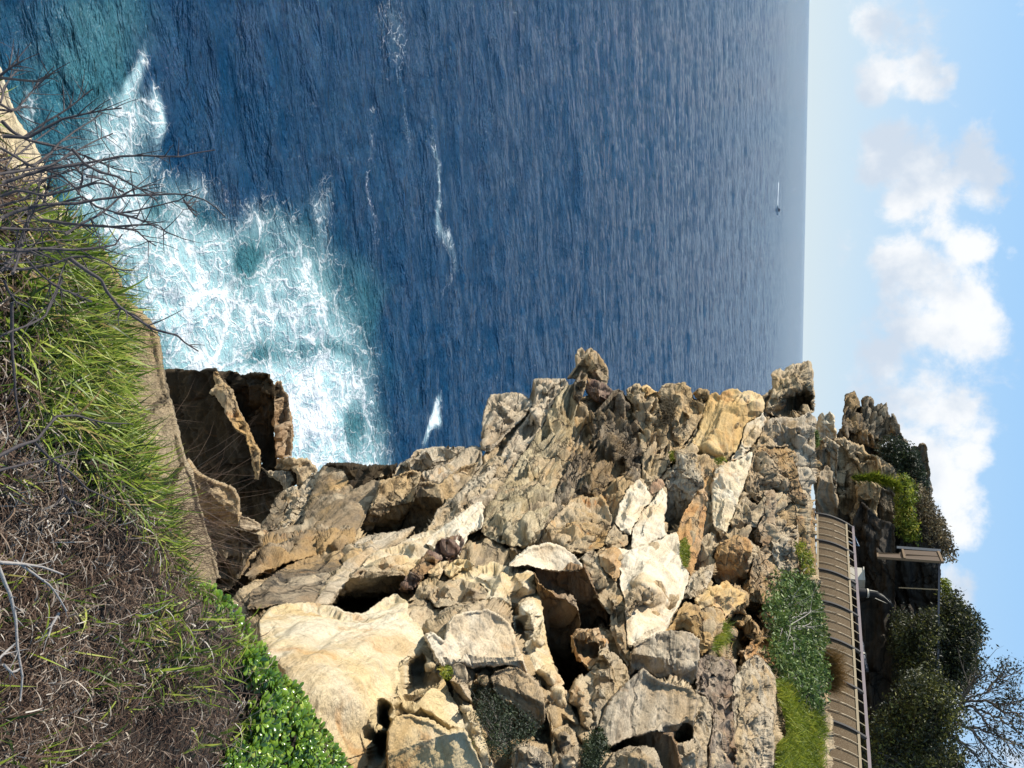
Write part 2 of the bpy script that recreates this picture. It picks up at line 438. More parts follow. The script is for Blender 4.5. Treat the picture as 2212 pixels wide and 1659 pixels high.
# ------------------------------------------------------------------ sea
FOAM = P('270,520 300,470 340,430 400,415 430,395 460,410 475,450 520,470 570,440 600,455 640,500 690,540 705,600 735,670 775,740 800,800 818,880 832,1010 830,1100 600,1100 380,900 330,780 280,690 240,600')
FOAM2 = P('120,330 180,300 230,220 290,170 330,200 345,260 335,330 330,420 330,500 280,560 200,560 130,480')
TINT1 = P('-100,-100 310,-100 330,100 345,260 340,420 420,430 520,490 600,470 660,450 700,470 745,560 785,700 830,850 840,1100 100,1100 -100,600')
def build_sea():
    az = np.radians(np.linspace(-52, 62, 900))
    r = 22.0 * (26000 / 22.0) ** (np.linspace(0, 1, 980))
    A, Rr = np.meshgrid(az, r)
    X = (Rr * np.sin(A)).ravel(); Y = (Rr * np.cos(A)).ravel()
    p3 = np.stack([X, Y, np.zeros_like(X)], 1)
    th = math.radians(12); c, s = math.cos(th), math.sin(th)
    U = X * c + Y * s; Vv = -X * s + Y * c
    q = lambda su, sv, z: np.stack([U * su, Vv * sv, np.full_like(U, z)], 1)
    fade = np.clip(1.4 - Rr.ravel() / 1500, 0, 1)
    near = np.clip(1.5 - Rr.ravel() / 320, 0, 1)
    z = .5 * perlin(q(.028, .075, 1.3)) * fade + .3 * fbm(q(.09, .22, 5.1), 3) * fade
    z += .10 * (1 - np.abs(perlin(q(.3, .75, 9.7))) * 2) * near
    fx, fy = project(p3)
    jx = 40 * fbm(np.stack([X * .12, Y * .12, np.zeros_like(X)], 1), 3); jy = 40 * fbm(np.stack([X * .12, Y * .12, np.ones_like(X) * 7], 1), 3)
    x, y = fx + jx, fy + jy
    ok = (fx > -400) & (fx < 1100) & (fy > -500) & (fy < 1700)
    foam = np.zeros(len(X)); tint = np.zeros(len(X))
    xo, yo = x[ok], y[ok]
    g = lambda cx, cy, rx, ry, ang=0: np.exp(-((((xo - cx) * math.cos(ang) + (yo - cy) * math.sin(ang)) / rx) ** 2 + ((-(xo - cx) * math.sin(ang) + (yo - cy) * math.cos(ang)) / ry) ** 2))
    f = soft(FOAM, xo, yo, 90) * .45
    f += .34 * g(640, 900, 130, 150) + .15 * g(420, 650, 100, 140)
    f -= .55 * g(555, 565, 32, 45) + .42 * g(590, 760, 40, 30) + .4 * g(760, 930, 24, 60) + .3 * g(690, 760, 60, 24) + .3 * g(330, 480, 40, 60) + .28 * g(440, 480, 40, 30)
    f += soft(FOAM2, xo, yo, 60) * .42
    f += .5 * g(290, 140, 14, 70, .3) + .45 * g(340, 260, 12, 90, -.15) + .3 * g(60, 230, 26, 70)
    f += .2 * g(840, 40, 26, 90, -.12) + .36 * g(955, 430, 12, 190, -.06) + .2 * g(880, 250, 14, 130, -.2) + .75 * g(938, 915, 9, 50, .2)  # pale fleck bands offshore: foam crests, plus sun glitter painted as foam
    f += .2 * g(815, 330, 10, 260) + .3 * g(700, 440, 22, 90)
    tt = soft(TINT1, xo, yo, 150) * .78 + .35 * soft(FOAM, xo, yo, 80) + .22 * g(700, 150, 26, 280) + .35 * g(780, 620, 40, 100)
    tt -= .75 * g(330, 180, 26, 60, -.4) + .6 * g(500, 330, 90, 130) + .45 * g(30, 60, 90, 120)
    foam[ok] = np.clip(f, 0, 1.2); tint[ok] = np.clip(tt, 0, 1)
    z += foam * (.35 * fbm(np.stack([X * .5, Y * .5, np.zeros_like(X)], 1), 4)) * 1.0
    p3[:, 2] = z
    n1, n2 = len(r), len(az)
    i = np.arange(n1 - 1)[:, None] * n2 + np.arange(n2 - 1)[None, :]; i = i.ravel()
    faces = np.stack([i, i + 1, i + n2 + 1, i + n2], 1)
    t = NT('sea_water'); p = t.pos()
    rot = t.new('ShaderNodeMapping'); rot.inputs['Rotation'].default_value = (0, 0, -th); t.link(p, rot.inputs[0]); pr = rot.outputs[0]
    at_f = t.new('ShaderNodeAttribute', attribute_name='foam').outputs['Fac']
    at_t = t.new('ShaderNodeAttribute', attribute_name='tint').outputs['Fac']
    big = t.noise(p, .22, 5, .6, .6)
    tn = t.math('ADD', at_t, t.math('MULTIPLY_ADD', big, .7, -.35))
    base = t.mix(t.ramp(tn, .1, 1.25), (.003, .049, .122), (.055, .2, .23))
    base = t.mix(t.math('MULTIPLY', t.ramp(at_f, .1, .75), .95), base, (.44, .67, .71))
    # foam: torn lace at two scales
    d = t.new('ShaderNodeTexNoise'); d.inputs['Scale'].default_value = .55; d.inputs['Detail'].default_value = 5; t.link(p, d.inputs['Vector'])
    ds = t.new('ShaderNodeVectorMath', operation='MULTIPLY_ADD'); t.link(d.outputs['Color'], ds.inputs[0]); ds.inputs[1].default_value = (3.4, 3.4, 0); t.link(p, ds.inputs[2])
    lace = []
    for sc in (.42, 1.1, 2.7):
        v = t.new('ShaderNodeTexVoronoi', feature='DISTANCE_TO_EDGE'); v.inputs['Scale'].default_value = sc
        t.link(t.scale(ds.outputs[0], (1, .8, 1)), v.inputs['Vector']); lace.append(v.outputs['Distance'])
    fn = t.noise(ds.outputs[0], 1.6, 8, .72, .6)
    mid = t.noise(p, .35, 4, .6, .8)
    fm = t.math('MULTIPLY', at_f, t.math('MULTIPLY_ADD', mid, 1.6, .2))
    w1 = t.math('MULTIPLY', fm, .20); w2 = t.math('MULTIPLY', fm, .16)
    def line(dv, w):
        return t.math('SUBTRACT', 1.0, t.math('MINIMUM', 1.0, t.math('DIVIDE', dv, t.math('ADD', w, .001))))
    l = t.math('MAXIMUM', line(lace[0], w1), t.math('MAXIMUM', line(lace[1], t.math('MULTIPLY', w2, 1.15)), t.math('MULTIPLY', line(lace[2], w2), .8)))
    tot = t.math('ADD', t.math('MULTIPLY', l, .85), t.math('MULTIPLY_ADD', fn, 1.9, -1.12))
    tot = t.math('ADD', tot, t.math('MULTIPLY_ADD', fm, 1.05, -.52))
    fl = t.math('MULTIPLY', t.ramp(tot, -.12, .8), t.ramp(at_f, .02, .2))
    col = t.mix(fl, base, (.78, .83, .86))
    t.link(col, t.b.inputs['Base Color'])
    t.b.inputs['Specular IOR Level'].default_value = .31
    t.link(t.math('MULTIPLY_ADD', fl, .6, .1), t.b.inputs['Roughness']); t.b.inputs['IOR'].default_value = 1.333
    hb = t.noise(t.scale(pr, (.3, .9, 1)), .16, 5, .6, .3)
    nb = t.bump(hb, .75, 3.2)
    hm = t.noise(t.scale(pr, (.34, .95, 1)), .34, 5, .6, .3)
    nb = t.bump(hm, 1.0, 3.4, nb)
    h1 = t.noise(t.scale(pr, (.32, .95, 1)), .8, 6, .64, .35)
    nb = t.bump(h1, WAVE_B, 1.25, nb)
    h2 = t.noise(t.scale(pr, (.55, 1.1, 1)), 2.3, 5, .65, .4)
    nb = t.bump(h2, .8, .3, nb)
    nb = t.bump(t.math('MULTIPLY_ADD', fn, .3, fl), .5, .25, nb)
    calm = t.math('MULTIPLY_ADD', t.ramp(at_f, .1, .5), -.8, 1.0)      # churned foam carries less ripple
    for nd in [q for q in t.n if q.type == 'BUMP'][:3]:
        t.link(t.math('MULTIPLY', calm, nd.inputs['Strength'].default_value), nd.inputs['Strength'])
    t.link(nb, t.b.inputs['Normal'])
    o = make('sea', p3, faces, t.m, attrs={'foam': foam, 'tint': tint})
    tag(o, kind='structure')
# ------------------------------------------------------------------ rock slope: distance field and rock builder
_CP = P('600,1350,7.5 850,1400,8.0 780,1620,6.6 1000,1620,7.5 1250,1640,9 1500,1640,11 1650,1620,15 1760,1640,20 1050,1250,11.5 1250,1250,13 1300,1450,10.8 1450,1300,15 1600,1350,17 1700,1350,22 700,1230,12.5 900,1150,15 1100,1050,18 1300,1000,20.5 1500,1050,21 1700,1050,24 1740,1180,25.5 1740,850,28 1270,790,23.5 1500,880,25 1000,1000,19 800,1050,18 600,1080,19 450,900,21 560,820,24 520,1180,15 1750,1000,28 1850,1000,33 1950,1000,37 1800,1150,31 2000,1300,34 1900,1600,26 2050,1600,28 500,1320,9 1650,1500,16 1500,1450,13.5 1150,1450,9.5 850,2300,6.5 1200,2300,8.5 1600,2300,13.5 1790,2300,18')
def _tps():
    c = np.array(_CP); X = c[:, :2] / 500.0; v = np.log(c[:, 2])
    d = np.linalg.norm(X[:, None] - X[None], axis=2); Kf = np.where(d > 0, d * d * np.log(d + 1e-12), 0) + np.eye(len(X)) * .01
    Pm = np.c_[np.ones(len(X)), X]; M = np.block([[Kf, Pm], [Pm.T, np.zeros((3, 3))]])
    return X, np.linalg.solve(M, np.r_[v, 0, 0, 0])
_TX, _TW = _tps()
def field(x, y):
    q = np.stack([np.atleast_1d(x), np.atleast_1d(y)], 1) / 500.0
    d = np.linalg.norm(q[:, None] - _TX[None], axis=2); Kf = np.where(d > 0, d * d * np.log(d + 1e-12), 0)
    return np.exp(Kf @ _TW[:-3] + np.c_[np.ones(len(q)), q] @ _TW[-3:])

NORM = {'T': (-.1, -.2, .97), 'L': (-.8, -.45, .4), 'C': (.1, -.98, .12), 'R': (.75, -.62, .2), 'LC': (-.5, -.8, .3), 'LT': (-.55, -.3, .78), 'CT': (0, -.7, .7),
        'RT': (.5, -.45, .74), 'O': (.1, -.92, -.35), 'CR': (.45, -.88, .1), 'LO': (-.45, -.82, -.35)}
for k_ in NORM: NORM[k_] = np.array(NORM[k_]) / np.linalg.norm(NORM[k_])

def tri_field(ctrl, outline_n, x, y):
    """piecewise linear value through outline and inner control points"""
    pts = [Vector((c[0], c[1])) for c in ctrl]
    cons = [(i, (i + 1) % outline_n) for i in range(outline_n)]
    v, e, f, ov, oe, of = delaunay_2d_cdt(pts, cons, [], 0, 1e-4)
    val = np.array([np.mean([ctrl[i][2] for i in o]) if o else 0 for o in ov])
    v = np.array([tuple(q) for q in v]); out = np.full(len(x), np.nan)
    for a, b, c in f:
        A, B, C = v[a], v[b], v[c]; D = (B[1] - C[1]) * (A[0] - C[0]) + (C[0] - B[0]) * (A[1] - C[1])
        if abs(D) < 1e-9: continue
        l1 = ((B[1] - C[1]) * (x - C[0]) + (C[0] - B[0]) * (y - C[1])) / D
        l2 = ((C[1] - A[1]) * (x - C[0]) + (A[0] - C[0]) * (y - C[1])) / D; l3 = 1 - l1 - l2
        m = (l1 > -1e-6) & (l2 > -1e-6) & (l3 > -1e-6)
        out[m] = (l1 * val[a] + l2 * val[b] + l3 * val[c])[m]
    bad = np.isnan(out)
    if bad.any():
        for i in np.nonzero(bad)[0]:
            j = np.argmin([(x[i] - c[0]) ** 2 + (y[i] - c[1]) ** 2 for c in ctrl]); out[i] = ctrl[j][2]
    return out

SURF = []
def draped(x, y):
    """bedrock surface that passes just behind the outcrops already built, filling between them"""
    c = 5.0; x0, y0, n1, n2 = 400.0, 700.0, 300, 230
    a = np.concatenate(SURF); i = ((a[:, 0] - x0) / c).astype(int); j = ((a[:, 1] - y0) / c).astype(int)
    m = (i >= 0) & (i < n1) & (j >= 0) & (j < n2); i, j, v = i[m], j[m], a[m, 2]
    lo = np.full((n1, n2), 1e9); np.minimum.at(lo, (i, j), v); w = (lo < 1e8).astype(float); val = np.where(w > 0, lo, 0)
    def blur(g, k):
        for ax in (0, 1):
            for _ in range(2):
                acc = np.zeros_like(g)
                for s_ in range(-k, k + 1): acc += np.roll(g, s_, ax)
                g = acc / (2 * k + 1)
        return g
    gx, gy = np.meshgrid(x0 + c * (np.arange(n1) + .5), y0 + c * (np.arange(n2) + .5), indexing='ij')
    f = field(gx.ravel(), gy.ravel()).reshape(n1, n2)
    dv = np.where(w > 0, val - f, 0); num = blur(dv, 2) + 1e-4 * .6; den = blur(w, 2) + 1e-4; g = np.clip(num / den, -1.2, 1.2) + f * 0
    g = blur(g, 1)
    hi = np.full((n1, n2), -1e9); np.maximum.at(hi, (i, j), v)
    g = np.where(w > 0, np.maximum(g, hi - f - .12), g)      # never in front of a hollow
    u = np.clip((x - x0) / c - .5, 0, n1 - 2); v_ = np.clip((y - y0) / c - .5, 0, n2 - 2); a0, b0 = u.astype(int), v_.astype(int); fu, fv = u - a0, v_ - b0
    r = g[a0, b0] * (1 - fu) * (1 - fv) + g[a0 + 1, b0] * fu * (1 - fv) + g[a0, b0 + 1] * (1 - fu) * fv + g[a0 + 1, b0 + 1] * fu * fv
    return field(x, y) + r
RN = 0
RIM = .28
DG = .55
def rock(name, mat, crop, outline, inner='', facets=(), e=.3, d=None, off=0.0, back=2.0, step=None, rough=1.0, strata=1.0, sfreq=3.0, pits=0.0, ragged=1.0, smooth_n=2, rnd=7.0, label=None, cat='rock', group=None, kind=None, z0=0.0, scale_d=None, drape=False, lee=None):
    """solid rock from a traced outline: own distance, facets, weathered surface, side walls and back"""
    global RN
    e *= .5; RN += 1; seed = RN * 3.71
    o = conv(crop, P(outline) if isinstance(outline, str) else outline)
    inn = conv(crop, P(inner)) if inner else []
    poly = np.array([q[:2] for q in o])
    if ((poly[:, 0] * np.roll(poly[:, 1], -1) - np.roll(poly[:, 0], -1) * poly[:, 1]).sum()) < 0: o = o[::-1]; poly = poly[::-1]
    area = abs((poly[:, 0] * np.roll(poly[:, 1], -1) - np.roll(poly[:, 0], -1) * poly[:, 1]).sum()) / 2
    st = (step or min(3.6, max(1.7, math.sqrt(area) / 75)))
    # outline, subdivided and roughened
    B = []; 
    for i, (a, b) in enumerate(zip(poly, np.roll(poly, -1, 0))):
        n = max(1, int(np.hypot(*(b - a)) / st)); 
        for k in range(n): B.append(a + (b - a) * k / n)
    B = np.array(B)
    # cut corners once so the outline is not a polygon
    B = (np.roll(B, 1, 0) + 2 * B + np.roll(B, -1, 0)) / 4
    T = np.roll(B, -1, 0) - np.roll(B, 1, 0); T /= np.linalg.norm(T, axis=1)[:, None] + 1e-9
    nrm = np.stack([T[:, 1], -T[:, 0]], 1)
    q3 = np.c_[B * .09, np.full(len(B), seed)]
    B = B + nrm * ((fbm(q3 * np.array([2.2, .8, 1]), 4, gain=.6) * 2.4 * ragged))[:, None]
    lo, hi = B.min(0), B.max(0)
    gx, gy = np.meshgrid(np.arange(lo[0], hi[0], st), np.arange(lo[1], hi[1], st * .9))
    gx = gx + (np.arange(gx.shape[0])[:, None] % 2) * st * .5
    G = np.stack([gx.ravel(), gy.ravel()], 1); G = G + rng.normal(0, st * .08, G.shape)
    m = inside(B, G[:, 0], G[:, 1]); G = G[m]; ed = edge_dist(B, G[:, 0], G[:, 1]); m = ed > st * .55; G, ed = G[m], ed[m]
    pts = [Vector(q) for q in np.concatenate([B, G])]
    nb = len(B)
    v, _, f, ov, _, _ = delaunay_2d_cdt(pts, [(i, (i + 1) % nb) for i in range(nb)], [], 1, 1e-5)
    xy = np.array([tuple(q) for q in v]); F3 = np.array([t for t in f if len(t) == 3])
    ed = edge_dist(B, xy[:, 0], xy[:, 1])
    x, y = xy[:, 0], xy[:, 1]
    fd = field(x, y) if d is None else np.full(len(x), float(d))
    dep = fd + off
    if facets:
        R = ray(x, y); dd = np.full(len(x), -1e9); cen = np.array([[B[:, 0].mean(), B[:, 1].mean()]]); n_first = p_first = None
        for q in facets:
            if len(q) == 4:
                cx, cy = conv(crop, [q[:2]])[0]
                nn = NORM[q[3]] if isinstance(q[3], str) else np.array(q[3]) / np.linalg.norm(q[3])
                d0 = (field(cx, cy)[0] if d is None else d) + off + q[2]
                p0 = at(cx, cy, d0)
                if n_first is None: n_first, p_first = nn, p0
            else:                            # crease: the first face folds away along a line by an angle
                pa, pb = [at(*c_, 1.0) - EYE for c_ in conv(crop, [q[0:2], q[2:4]])]
                pa, pb = [EYE + r_ * (((p_first - EYE) @ n_first) / min(r_ @ n_first, -.03)) for r_ in (pa, pb)]
                ax = (pb - pa) / np.linalg.norm(pb - pa); rc = ray(*conv(crop, [((q[0] + q[2]) / 2, (q[1] + q[3]) / 2)])[0])
                best = None
                for sg in (1, -1):
                    for ph in np.radians(np.arange(q[4], 10, -4)):
                        n2 = n_first * math.cos(ph) + np.cross(ax, n_first) * math.sin(ph * sg)
                        if n2 @ rc < -.10: break
                    # the fold must leave the rest of the first face in front
                    rcen = ray(cen[0, 0], cen[0, 1]); far = conv(crop, [(q[5], q[6])])[0] if len(q) > 6 else None
                    ref = ray(*far) if far is not None else rcen
                    t1 = ((p_first - EYE) @ n_first) / min(ref @ n_first, -.03); t2 = ((pa - EYE) @ n2) / min(ref @ n2, -.03)
                    if best is None or t1 - t2 > best[0]: best = (t1 - t2, n2)
                nn, p0 = best[1], pa
            den = R @ nn
            t = ((p0 - EYE) @ nn) / np.where(den > -.03, -.03, den)
            dd = np.maximum(dd, t)
        dep = np.clip(dd, fd + off - 3.0, fd + off + 5.0)
    if drape: dep = draped(x, y) + off
    ctrl = [(q[0], q[1], (q[2] if len(q) > 2 else (0 if facets else e))) for q in o] + [(q[0], q[1], q[2]) for q in inn]
    if lee is None: lee = .32 if (d is None and not facets and not drape and not kind) else 0
    if lee:
        # landward edges drop away steeply behind a crest, as the beds do all over this slope
        no = len(o); sc = float(np.median(fd)) / 16.0; add = []
        for k in range(no):
            t_ = poly[(k + 1) % no] - poly[k - 1]; t_ = t_ / (np.hypot(*t_) + 1e-9); nout = np.array([t_[1], -t_[0]]); g_ = nout[1] * .9 - nout[0] * .25
            if g_ > .25:
                ctrl[k] = (ctrl[k][0], ctrl[k][1], ctrl[k][2] + lee * sc * g_ * (.7 + .6 * ((RN * 37 + k * 13) % 10) / 10))
                ins = poly[k] - nout * min(17.0, .28 * math.sqrt(area)); add.append((ins[0], ins[1], -.06 * sc))
        add = [q for q in add if inside(poly, np.array([q[0]]), np.array([q[1]]))[0] and edge_dist(poly, np.array([q[0]]), np.array([q[1]]))[0] > 5 and all((q[0] - c[0]) ** 2 + (q[1] - c[1]) ** 2 > 60 for c in ctrl)]
        ctrl = ctrl + add
    if any(abs(c[2]) > 0 for c in ctrl): dep = dep + tri_field(ctrl, len(o), x, y)
    E = np.unique(np.sort(np.concatenate([F3[:, [0, 1]], F3[:, [1, 2]], F3[:, [2, 0]]]), 1), axis=0)
    deg = np.bincount(E.ravel(), minlength=len(x)).astype(float) + 1e-9
    for _ in range(smooth_n):
        s = np.bincount(E[:, 0], dep[E[:, 1]], len(x)) + np.bincount(E[:, 1], dep[E[:, 0]], len(x)); dep = .45 * dep + .55 * s / deg
    # rounded rim
    mpp = K / FPX * fd                       # metres per sheet unit
    w = rnd * (1 + .5 * perlin(np.c_[xy * .05, np.full(len(x), seed)]))
    w = w * RIM
    t = np.clip(1 - ed / np.maximum(w, .5), 0, 1)
    dep = dep + mpp * w * (1 - np.sqrt(np.maximum(0, 1 - t * t))) * 1.3
    if d is None and not drape: SURF.append(np.stack([x, y, dep], 1))
    p = at(x, y, dep)
    nv = np.zeros_like(p); fn = np.cross(p[F3[:, 1]] - p[F3[:, 0]], p[F3[:, 2]] - p[F3[:, 0]])
    for k in range(3):
        for c in range(3): nv[:, c] += np.bincount(F3[:, k], fn[:, c], len(x))
    nv /= np.linalg.norm(nv, axis=1)[:, None] + 1e-12
    flip = (nv * ray(x, y)).sum(1).mean() > 0
    if flip: nv = -nv
    # weathered surface; sizes follow the rock's own scale so near and far rocks carry like detail
    S = np.clip(np.median(fd) / 16.0, .45, 1.9) if scale_d is None else scale_d
    pp = p / S + seed
    disp = .09 * fbm(pp * .9, 3) + .045 * fbm(pp * 3.3, 5, gain=.68) * (.4 + .6 * rough)
    p1 = p * .8; wp = p1 + .4 * np.stack([perlin(p1 * .7), perlin(p1 * .7 + 9), perlin(p1 * .7 + 21)], 1)
    sz = wp * np.array([.35, .35, sfreq]); bd = perlin(sz + 40)
    led = np.tanh(bd * 6) * .085 + .06 * np.tanh(4 * perlin(wp * np.array([.7, .7, sfreq * 2.7]))) + .02 * perlin(wp * np.array([1.2, 1.2, sfreq * 7]))
    disp += led * strata
    cr = np.clip(.16 - np.abs(perlin(wp * np.array([.9, .9, .55]) + 77)), 0, 1) / .16
    disp -= cr ** 2 * .16 * rough
    # broken blocks: every cell of the rock is its own tilted plane, with joints between
    for fr, am in ((.62, .22), (1.5, .11), (3.6, .06)):
        q = wp * np.array([fr, fr, fr * 1.6]) + 5; f1, f2, cid, vec = worley(q, True)
        g = _grad[cid] * np.array([1, 1, .8]); gap = f2 - f1
        disp += am * rough * ((vec * g).sum(1) * 1.1 + ((cid % 97) / 97.0 - .5) * .7) * np.clip(gap * 7, 0, 1) - am * .45 * rough * np.clip(1 - gap * 10, 0, 1)
    if pits:
        for fr, am in ((2.6, .9), (6.0, .55)):
            f1, f2, cid = worley((p + .08 * np.stack([perlin(p * 4), perlin(p * 4 + 7), perlin(p * 4 + 15)], 1)) / S * np.array([fr, fr, fr * 1.25]) + 63)
            disp -= np.clip(.46 - f1, 0, .3) * am * pits * (cid % 5 > 1) * (perlin(p / S * 1.3 + 50) > -.15)
    damp = np.clip(ed / 5.0, .12, 1) * DG
    amp = np.clip(fd / 16.0, .4, 1.9) if scale_d is None else S
    p = p + nv * (disp * amp * damp * rough ** .5)[:, None]
    # side walls and back
    loop = []
    orig = {}
    for i, q in enumerate(ov):
        for k in q:
            if k < nb: orig[k] = i
    loop = [orig[k] for k in range(nb) if k in orig]
    c2 = B.mean(0); lx, ly = x[loop], y[loop]; ld = np.linalg.norm(p[loop] - EYE, axis=1)
    n0 = len(p)
    r1 = at(lx, ly, ld + back * .35); 
    sx, sy = c2[0] + (lx - c2[0]) * .9, c2[1] + (ly - c2[1]) * .9
    r2 = at(sx, sy, ld + back); cb = at(c2[0], c2[1], ld.mean() + back * 1.1)
    for r_ in (r1, r2): r_ += .1 * S * np.stack([perlin(r_ * .9), perlin(r_ * .9 + 5), perlin(r_ * .9 + 8)], 1)
    V = np.concatenate([p, r1, r2, [cb]]); m_ = len(loop)
    L_ = np.array(loop); a = L_; b = np.roll(L_, -1); a1 = n0 + np.arange(m_); b1 = n0 + (np.arange(m_) + 1) % m_; a2, b2 = a1 + m_, b1 + m_
    side = np.concatenate([np.stack([a, a1, b1], 1), np.stack([a, b1, b], 1), np.stack([a1, a2, b2], 1), np.stack([a1, b2, b1], 1), np.stack([a2, np.full(m_, len(V) - 1), b2], 1)])
    if not flip: F3o = F3
    else: F3o = F3[:, ::-1]
    # orient walls: compare with front
    V = V; Fall = np.concatenate([F3o, side])
    ob = make(name, V, Fall, MATS[mat])
    import bmesh
    bm = bmesh.new(); bm.from_mesh(ob.data); bmesh.ops.recalc_face_normals(bm, faces=bm.faces); bm.faces.ensure_lookup_table()
    vw = EYE - np.array(ob.location); nf = len(F3o); tst = sum(1 if (Vector(vw) - bm.faces[i].calc_center_median()).dot(bm.faces[i].normal) > 0 else -1 for i in range(0, min(nf, len(bm.faces)), 7))
    if tst < 0: bmesh.ops.reverse_faces(bm, faces=bm.faces)
    bm.to_mesh(ob.data); bm.free()
    if kind: tag(ob, kind=kind)
    else: tag(ob, label, cat, group, 'thing')
    return ob
def build_rocks():
    # ---- sea stacks and blocks at the lower left
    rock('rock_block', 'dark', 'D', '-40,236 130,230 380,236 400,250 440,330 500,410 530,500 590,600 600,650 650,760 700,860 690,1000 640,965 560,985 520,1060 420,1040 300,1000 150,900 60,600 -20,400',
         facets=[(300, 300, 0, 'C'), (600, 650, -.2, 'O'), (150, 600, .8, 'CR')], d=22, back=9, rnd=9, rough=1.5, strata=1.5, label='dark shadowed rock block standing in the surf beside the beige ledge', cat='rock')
    rock('rock_rib', 'ochre', 'D', '345,385 385,395 430,470 470,570 520,640 590,680 600,750 640,850 685,1000 700,890 690,800 630,700 595,610 540,500 505,400 440,320 400,240 370,240 395,330',
         facets=[(480, 520, -.5, 'LT'), (600, 700, -.5, 'T')], d=21.6, back=3, rnd=3, label='narrow sunlit rust brown rib between two dark shadowed rock faces', cat='rock')
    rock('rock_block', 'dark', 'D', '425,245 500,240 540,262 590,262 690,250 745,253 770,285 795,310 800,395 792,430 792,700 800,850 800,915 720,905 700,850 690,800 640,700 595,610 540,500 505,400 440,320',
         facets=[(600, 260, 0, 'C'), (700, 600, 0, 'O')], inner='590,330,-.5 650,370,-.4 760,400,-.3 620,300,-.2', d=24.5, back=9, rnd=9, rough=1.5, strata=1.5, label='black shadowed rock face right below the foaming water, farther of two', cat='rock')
    rock('rock_ledge', 'redbrown', 'D', '785,375 800,310 830,305 855,345 862,375 893,410 897,480 910,560 917,700 917,835 860,845 800,842 792,700 788,430',
         facets=[(850, 600, -.3, 'T'), (815, 600, -.3, 'LT')], d=24, back=9, rnd=4, strata=2, label='flat topped red brown ledge at the edge of the white surf', cat='rock')
    rock('boulder', 'tan', 'D', '800,850 900,838 1020,852 1078,915 1080,940 1040,960 1000,1040 960,1060 940,960 920,920 880,930 800,920',
         facets=[(1000, 900, -.3, 'LT'), (860, 890, -.3, 'O')], off=1.2, rnd=4, label='grey tan boulder wedged at the foot of the dark blocks by the surf', cat='boulder')
    rock('boulder', 'greyragged', 'D', '700,905 740,930 860,930 925,925 930,1000 900,1060 870,1070 840,1010 760,960', facets=[(850, 980, -.3, 'T'), (780, 930, 0, 'LT')], off=1.0, rnd=4,
         label='smooth grey shelf rock with a hollow, in front of the dark blocks', cat='rock')
    rock('rock_block', 'greyragged', 'D', '860,1060 930,1035 965,1060 1040,955 1085,935 1125,950 1050,1060 1035,1180 985,1285 895,1345 790,1352 845,1250 880,1160', inner='960,1120,-.9 900,1200,-.6 1000,1080,-.3', e=.4, off=.4, rnd=5, pits=.5, rough=1.3,
         label='ragged grey rock with hollows leaning beside the long smooth brown slope', cat='rock')
    rock('rock_block', 'flaky', 'D', '715,1290 800,1115 860,1060 890,1120 855,1250 790,1345 690,1345', inner='800,1200,-.5', e=.3, off=.2, rnd=4, pits=1.0, rough=1.3, label='small pitted dark grey rock beside the black gully', cat='rock')
    rock('boulder', 'tan', 'D', '185,850 260,950 400,1012 470,1030 520,1062 550,1130 552,1200 540,1310 400,1310 300,1260 200,1100', facets=[(470, 1080, -.3, 'T'), (540, 1180, -.3, 'CR'), (300, 1000, -.2, 'LT')], d=9.0, back=2, rnd=6, label='rounded beige boulder below the tip of the green grass', cat='boulder')
    rock('boulder', 'beige', 'D', '555,1240 640,1262 700,1300 690,1342 600,1345 545,1320', facets=[(620, 1290, 0, 'T')], d=13, rnd=4, label='small flat pale rock beside the black gully mouth', cat='boulder')
    rock('rock_block', 'flaky', 'D', '200,1250 400,1290 550,1330 690,1370 690,1440 610,1510 560,1620 500,1760 330,1800 220,1600', facets=[(450, 1400, 0, 'CT')], d=11.5, rnd=4, pits=1.2, rough=1.3, label='pitted dark brown rock under the dry grass stalks', cat='rock')
    rock('gully_wall', 'dark', 'D', '470,1020 560,940 640,900 800,870 935,890 960,960 900,1100 850,1150 760,1320 640,1350 530,1350 520,1190', facets=[(700, 1000, 0, 'O')], d=26.5, back=8, rnd=3, label='black wall of the deep gully behind the grey shelf rocks', cat='rock')  # black colour stands in for the deep shade inside the gully
    # ---- smooth brown slope and neighbours
    rock('rock_slope', 'smoothbrown', 'D', '1130,900 1200,900 1280,940 1330,1060 1480,992 1520,1000 1502,1100 1455,1160 1400,1300 1370,1345 1310,1485 1240,1480 1080,1515 900,1565 700,1610 560,1650 420,1670 430,1640 520,1545 670,1405 790,1352 990,1292 1005,1200 1045,1100 1095,990',
         inner='1180,1050,-.2 1300,1180,-.5 1150,1300,-.4 1200,1400,-.2 900,1450,-.5 700,1540,-.5 1400,1150,-.1', e=.35, rnd=6, rough=.7, strata=.8, label='long smooth brown slope sweeping down towards the grass bank', cat='rock')
    rock('rock_ledge', 'dark', 'D', '1130,890 1180,888 1280,895 1440,903 1560,893 1645,875 1625,920 1600,950 1480,985 1400,1040 1340,1068 1295,1025 1280,960 1200,930', inner='1300,930,-.3 1450,930,-.3 1350,1000,.4', e=.1, off=-.1, rnd=5, rough=1.2, label='dark stained rim of rock directly above the surf', cat='rock')
    rock('rock_ledge', 'smoothbrown', 'C', '-80,330 10,200 20,110 100,62 250,50 420,0 560,-20 690,0 690,80 640,150 612,172 420,187 300,216 210,242 100,282 0,320', inner='100,150,-.5 300,110,-.5 500,100,-.5 60,220,-.4', e=.3, off=-.4, rnd=10, strata=2.0, sfreq=5, label='brown overhanging ledge fluted like a comb along its lower lip', cat='rock')
